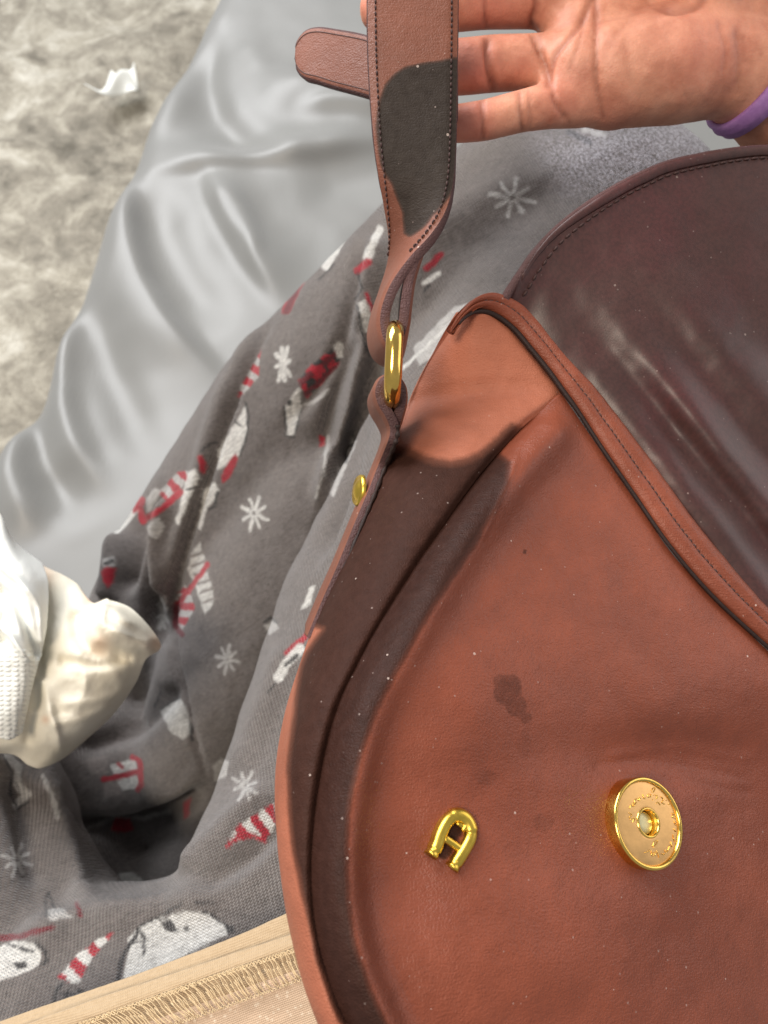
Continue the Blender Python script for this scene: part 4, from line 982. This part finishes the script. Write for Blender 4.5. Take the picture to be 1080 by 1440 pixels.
def build_strap():
    near_px = [(644, -60, .214), (644, 20, .214), (643, 100, .214), (641, 190, .2135), (637, 250, .2125), (626, 292, .2115), (604, 326, .2110), (574, 358, .2110), (548, 394, .2110), (534, 428, .2110), (531, 456, .2112), (538, 482, .2115), (554, 493, .2118), (568, 482, .2120), (577, 456, .2120), (581, 424, .2120), (587, 388, .2122), (600, 348, .2125)]
    far_px = [(517, -60, .214), (517, 20, .214), (519, 100, .214), (525, 190, .2145), (532, 250, .2165), (538, 292, .2205), (543, 332, .2255), (541, 372, .2305), (530, 412, .2340), (519, 446, .2355), (514, 478, .2360), (522, 506, .2362), (543, 520, .2364), (563, 512, .2364), (571, 490, .2362), (574, 460, .2362), (576, 425, .2362), (582, 395, .2362)]
    N = catmull(pc(*np.array(near_px, float).T), 300); Fa = catmull(pc(*np.array(far_px, float).T), 300)
    v = np.linspace(0, 1, 24)[None, :, None]
    G = cam2world(N[:, None] * (1 - v) + Fa[:, None] * v)
    # outer face: normal continues from the camera-facing side at the top
    n = gnormals(G)
    if n[5, 12] @ (TW - G[5, 12]) < 0: n = -n
    nu, nv = G.shape[:2]
    o = solid_two(G, n, .0034, 'strap', [m_strap, m_cut], bag)
    strap_attr(o, bag, [(530, 172), (533, 142), (544, 116), (562, 99), (585, 91), (615, 87), (652, 89), (650, 200), (640, 262), (612, 300), (592, 322), (570, 332), (566, 300), (552, 262), (538, 236), (531, 196)], 6)
    o['label'] = 'shoulder strap with a large dark wet patch'
    for j, nm in ((1.6, 'strap_stitching'), (21.0, 'strap_stitching')):
        j0 = int(j); f = j - j0; P = G[:122, j0] * (1 - f) + G[:122, j0 + 1] * f; nn = n[:122, j0]
        stitches(nm, P + nn * .0001, nn, .00165, .00115, .00026, m_thread, o)
    # strap end poking out behind
    top = [(640, 96, .236), (560, 70, .238), (515, 52, .243), (470, 43, .249), (445, 40, .252), (428, 45, .254), (417, 60, .2555), (415, 75, .256)]
    bot = [(640, 168, .236), (560, 146, .238), (515, 132, .243), (470, 120, .249), (445, 112, .252), (428, 107, .254), (418, 96, .2555), (415, 80, .256)]
    S = netgrid(np.stack([np.array(top, float), np.array(bot, float)], 1), 90, 16)
    o2 = solid_grid('strap_end', pw(S[..., 0], S[..., 1], S[..., 2] + .0006 * np.sin(S[..., 0] / 30)), .0028, [m_strap, m_cut], bag, 1)
    add_attr(o2, 'stain', np.zeros(len(o2.data.vertices))); o2['label'] = 'rounded loose end of the strap'
    G2 = pw(S[..., 0], S[..., 1], S[..., 2] + .0006 * np.sin(S[..., 0] / 30)); nw = RW[:, 2]
    # pressed line along the border of the end
    path = np.vstack([G2[20:80, 1], G2[80:86, 1:15:3].reshape(-1, 3)[:0], G2[20:80, 14][::-1]]) + nw * .0001
    tube('edge_crease', path[:60] - nw * .00012, .00018, m_thread, o2, 6); tube('edge_crease', path[60:] - nw * .00012, .00018, m_thread, o2, 6)
def solid_two(G, n, thick, name, mats, parent):
    """like solid_grid with given normals"""
    nu, nv = G.shape[:2]; B = G - n * thick; v = np.linspace(-1, 1, nv)
    # soften the two long edges
    Gs = G - n * (thick * .22 * np.maximum(0, np.abs(v) - .8)[None, :, None] / .2)
    V = np.vstack([Gs.reshape(-1, 3), B.reshape(-1, 3)]); N = nu * nv
    F = gfaces(nu, nv) + gfaces(nu, nv, N, flip=True); fm = [0] * len(F); V = [V]; off = 2 * N
    for j in (0, nv - 1):
        out = G[:, j] - G[:, 1 if j == 0 else nv - 2]; out /= np.linalg.norm(out, axis=1, keepdims=True)
        wv = (1 + .5 * fbm(np.arange(nu) / 4., np.full(nu, j * 1.7), 2, 3))[:, None]
        a = Gs[:, j] * .75 + B[:, j] * .25 + out * thick * .10 * wv; b = Gs[:, j] * .25 + B[:, j] * .75 + out * thick * .10 * wv
        V += [Gs[:, j], a, b, B[:, j]]
        for i in range(nu - 1):
            q = [off + k * nu + i for k in range(4)]; q2 = [a_ + 1 for a_ in q]
            for k in range(3): F.append([q[k], q[k + 1], q2[k + 1], q2[k]]); fm.append(1)
        off += 4 * nu
    for i in (0, nu - 1):
        for j in range(nv - 1): F.append([i * nv + j, i * nv + j + 1, N + i * nv + j + 1, N + i * nv + j]); fm.append(1)
    return mesh_obj(name, np.vstack(V), F, mats, parent, True, fm, True)
build_strap()

def build_ring():
    # oval ring standing edge-on: near bar faces the viewer
    t_ = pc(556, 451, .2055); b_ = pc(551, 557, .2055); c = (t_ + b_) / 2; half = np.linalg.norm(t_ - b_) / 2; up = (t_ - b_) / (2 * half)
    back = np.array([0.02, -.02, -1.0]); back -= up * (back @ up); back /= np.linalg.norm(back)
    P = []; w = .030; r = half * .92
    for k in range(96):
        a = 2 * math.pi * k / 96; ca, sa = math.cos(a), math.sin(a); p = 3.2
        x = math.copysign(abs(ca) ** (2 / p), ca); y = math.copysign(abs(sa) ** (2 / p), sa)
        P.append(c + up * y * half + back * (x * -w / 2 + w / 2))
    o = tube('oval_ring', cam2world(np.array(P)), .00235, m_gold, bag, 18, True); o['label'] = 'polished brass oval ring'
build_ring()

def build_tab():
    ys = np.array([p[1] for p in GL], float); gd = np.array([float(pd(np.array(float(r[0])), np.array(float(r[1])))) + .0012 + e for r, e in zip(GR, GD)])
    gl = lambda y: float(np.interp(y, ys, gd))
    near = [(x, y, gl(y) - .0030) for x, y in ((428, 894), (448, 846), (470, 796), (497, 730), (514, 690), (529, 652))]
    near += [(541, 622, .2165), (545, 604, .2150), (539, 588, .2138), (528, 569, .2130), (524, 549, .2125), (531, 531, .2122), (546, 523, .2122), (562, 526, .2124), (573, 541, .2128), (575, 563, .2138), (569, 588, .2160), (563, 606, .2185)]
    N = pc(*np.array(near, float).T); Fa = N + np.array([-.0022, .0, -.024])
    N = catmull(N, 260); Fa = catmull(Fa, 260); v = np.linspace(0, 1, 18)[None, :, None]
    G = cam2world(N[:, None] * (1 - v) + Fa[:, None] * v); n = gnormals(G)
    left = RW @ np.array([-1., 0, 0])
    if n[60, 9] @ left < 0: n = -n
    o = solid_two(G, n, .0033, 'ring_tab', [m_strap, m_cut], bag); add_attr(o, 'stain', np.zeros(len(o.data.vertices))); o['label'] = 'leather tab looped round the ring and riveted to the bag side'
    # cracked dark paint along its near edge
    pts = G[2:110, 0] - n[2:110, 0] * .0029 + RW[:, 2] * .0006 
    tube('cracked_edge_paint', pts, .00062 + .0002 * np.sin(np.arange(108) * .9), m_dark, o, 7)
    # rivet on the outer face
    c0 = pc(506, 690, .2275); ax = np.array([-.94, .12, .32]); ax /= np.linalg.norm(ax)
    u = np.cross(ax, [0, 1., 0]); u /= np.linalg.norm(u); w = np.cross(ax, u)
    prof = [(.0048, -.0004), (.0048, .0004), (.0042, .0011), (.0034, .0008), (.0030, .0010), (.0022, .0016), (.0010, .0019), (0.00005, .0020)]
    V = []; F = []
    for (r, h) in prof:
        for q in range(36):
            a = 2 * math.pi * q / 36; V.append(cam2world(c0 + ax * h + r * (math.cos(a) * u + math.sin(a) * w)))
    F = gfaces(len(prof), 36, 0, True)
    r_ = mesh_obj('rivet', V, F, m_gold2, o, True, None, True)
build_tab()

# ---- magnetic snap
def build_snap():
    b0 = float(panel_bulge(np.array([913.]), np.array([1157.]))[0])
    H = .0060; R = .0107
    n = np.array([0.42, 0.36, 0.83]); n /= np.linalg.norm(n)
    top = pc(914, 1157, .1885); base = top - n * H
    u = np.cross([0, 1., 0], n); u /= np.linalg.norm(u); w = np.cross(n, u)
    root = bpy.data.objects.new('magnetic_snap', None); COL.objects.link(root); root.parent = bag
    def lathe(name, prof, mat, parent, seg=96):
        V = []
        for (r, h) in prof:
            for q in range(seg):
                a = 2 * math.pi * q / seg; V.append(cam2world(base + n * h + r * (math.cos(a) * u + math.sin(a) * w)))
        F = gfaces(len(prof), seg, 0, True)
        return mesh_obj(name, V, F, mat, parent, True, None, True)
    lathe('casing', [(R * 1.0, -.003), (R, .0002), (R, H - .0005), (R - .0001, H - .0002), (R - .0004, H), (R - .0008, H), (R - .0011, H - .0003), (R - .0012, H - .0007)], m_gold, root)
    lathe('face_plate', [(R - .0011, H - .0007), (R - .0025, H - .00055), (.0040, H - .0005), (.0034, H - .0005), (.0031, H - .0006), (.00295, H - .0010), (.0029, H - .0030)], m_gold3, root)
    lathe('hole_rim', [(.0036, H - .0005), (.0034, H - .0002), (.0031, H - .0002), (.0029, H - .0006), (.0028, H - .0026)], m_gold, root)
    lathe('centre_post', [(.0027, H - .004), (.0026, H - .0021), (.0023, H - .0019), (.0010, H - .0018), (.00005, H - .0018)], m_steel, root)
    # engraved script round the face
    S = [[(590, 245), (600, 225), (615, 213), (632, 214), (625, 235), (608, 262), (594, 258)], [(545, 312), (552, 288), (574, 280), (584, 296), (570, 318), (548, 308)], [(495, 285), (502, 315), (512, 332), (524, 322)],
         [(400, 392), (408, 348), (436, 330), (444, 350), (462, 352), (455, 320), (470, 330)], [(352, 440), (366, 402), (396, 420), (388, 382), (424, 372), (406, 404)], [(345, 486), (376, 508), (350, 532), (366, 556)], [(356, 562), (400, 540), (384, 588), (412, 556), (432, 548)],
         [(618, 292), (650, 298), (640, 332), (656, 320)], [(600, 344), (607, 346)], [(690, 308), (720, 340), (702, 372), (732, 392)], [(748, 348), (756, 350)], [(774, 392), (784, 396)], [(640, 384), (660, 370), (684, 402)],
         [(808, 490), (830, 498), (815, 530), (850, 545)], [(832, 572), (856, 622)], [(830, 655), (852, 692)], [(825, 722), (828, 764), (846, 802)], [(800, 798), (812, 860)], [(734, 890), (744, 910), (764, 902), (786, 842)],
         [(600, 856), (618, 800), (656, 788), (640, 822), (612, 860)], [(586, 898), (594, 948), (622, 948), (628, 912), (600, 930)], [(640, 898), (656, 930), (672, 970)], [(516, 920), (546, 908), (574, 892)], [(700, 930), (722, 940), (734, 922)]]
    V = []; F = []; off = 0; cp = top - n * .00045; k = float(n @ cp)
    for s in S:
        q = catmull(np.array([(840 + x / 7.714, 1080 + y / 7.714) for x, y in s], float), 5 * len(s)) if len(s) > 2 else np.array([(840 + x / 7.714, 1080 + y / 7.714) for x, y in s], float)
        r = pc(q[:, 0], q[:, 1], 1.0); pts = r * (k / (r @ n))[:, None]
        v, f = tube_data(cam2world(pts), .00010, 6, off=off); V.append(v); F += f; off += len(v)
    e = mesh_obj('engraved_script', np.vstack(V), F, m_gold, root); e['kind'] = 'stuff'
    root['label'] = 'round brass magnetic snap with script round its face'
build_snap()

# ---- horseshoe emblem
def build_emblem():
    n = NRM
    path = [(602, 1203), (609, 1190), (614, 1175), (621, 1160), (630, 1150), (640, 1147), (650, 1153), (656, 1165), (656, 1178), (650, 1191), (641, 1206), (631, 1221)]
    q = resample(np.array(path, float), 70)
    lift = .0013
    def on(qx, qy, h): 
        C = pc(qx, qy, pd(qx, qy)); bb = panel_bulge(np.asarray(qx, float), np.asarray(qy, float)); return cam2world(C + n * (bb.mean() - .0004 + h)[..., None])
    P = on(q[:, 0], q[:, 1], np.full(70, lift))
    nw = RW @ n
    rr = np.full(70, .00145); rr[:4] = [.0015, .0014, .0013, .0012]; rr[-4:] = [.0012, .0013, .0014, .0015]; rr[28:44] *= 1.15
    root = bpy.data.objects.new('horseshoe_emblem', None); COL.objects.link(root); root.parent = bag
    tube('horseshoe', P, rr, m_gold2, root, 14, False, 1.0, nw)
    c = np.array([(619, 1178), (632, 1187), (646, 1197)], float); c = resample(c, 10)
    tube('crossbar', on(c[:, 0], c[:, 1], np.full(10, lift)), .00092, m_gold2, root, 10, False, 1.0, nw)
    c = resample(np.array([(653, 1158), (648, 1163), (643.5, 1169)], float), 6); tube('tooth', on(c[:, 0], c[:, 1], np.full(6, lift)), [.001, .0011, .001, .0008, .0006, .0003], m_gold2, root, 10, False, 1.0, nw)
    c = resample(np.array([(636, 1158), (642, 1160), (646, 1166)], float), 6); tube('tooth', on(c[:, 0], c[:, 1], np.full(6, lift)), [.0004, .0005, .0006, .0006, .0005, .0003], m_gold2, root, 8, False, 1.0, nw)
    # darker skirt under the bar
    tube('emblem_base', on(q[:, 0], q[:, 1], np.full(70, lift - .0010)), rr * 1.04, m_gold2, root, 12, False, 1.1, nw)
    root['label'] = 'small brass horseshoe-shaped letter A emblem'
build_emblem()
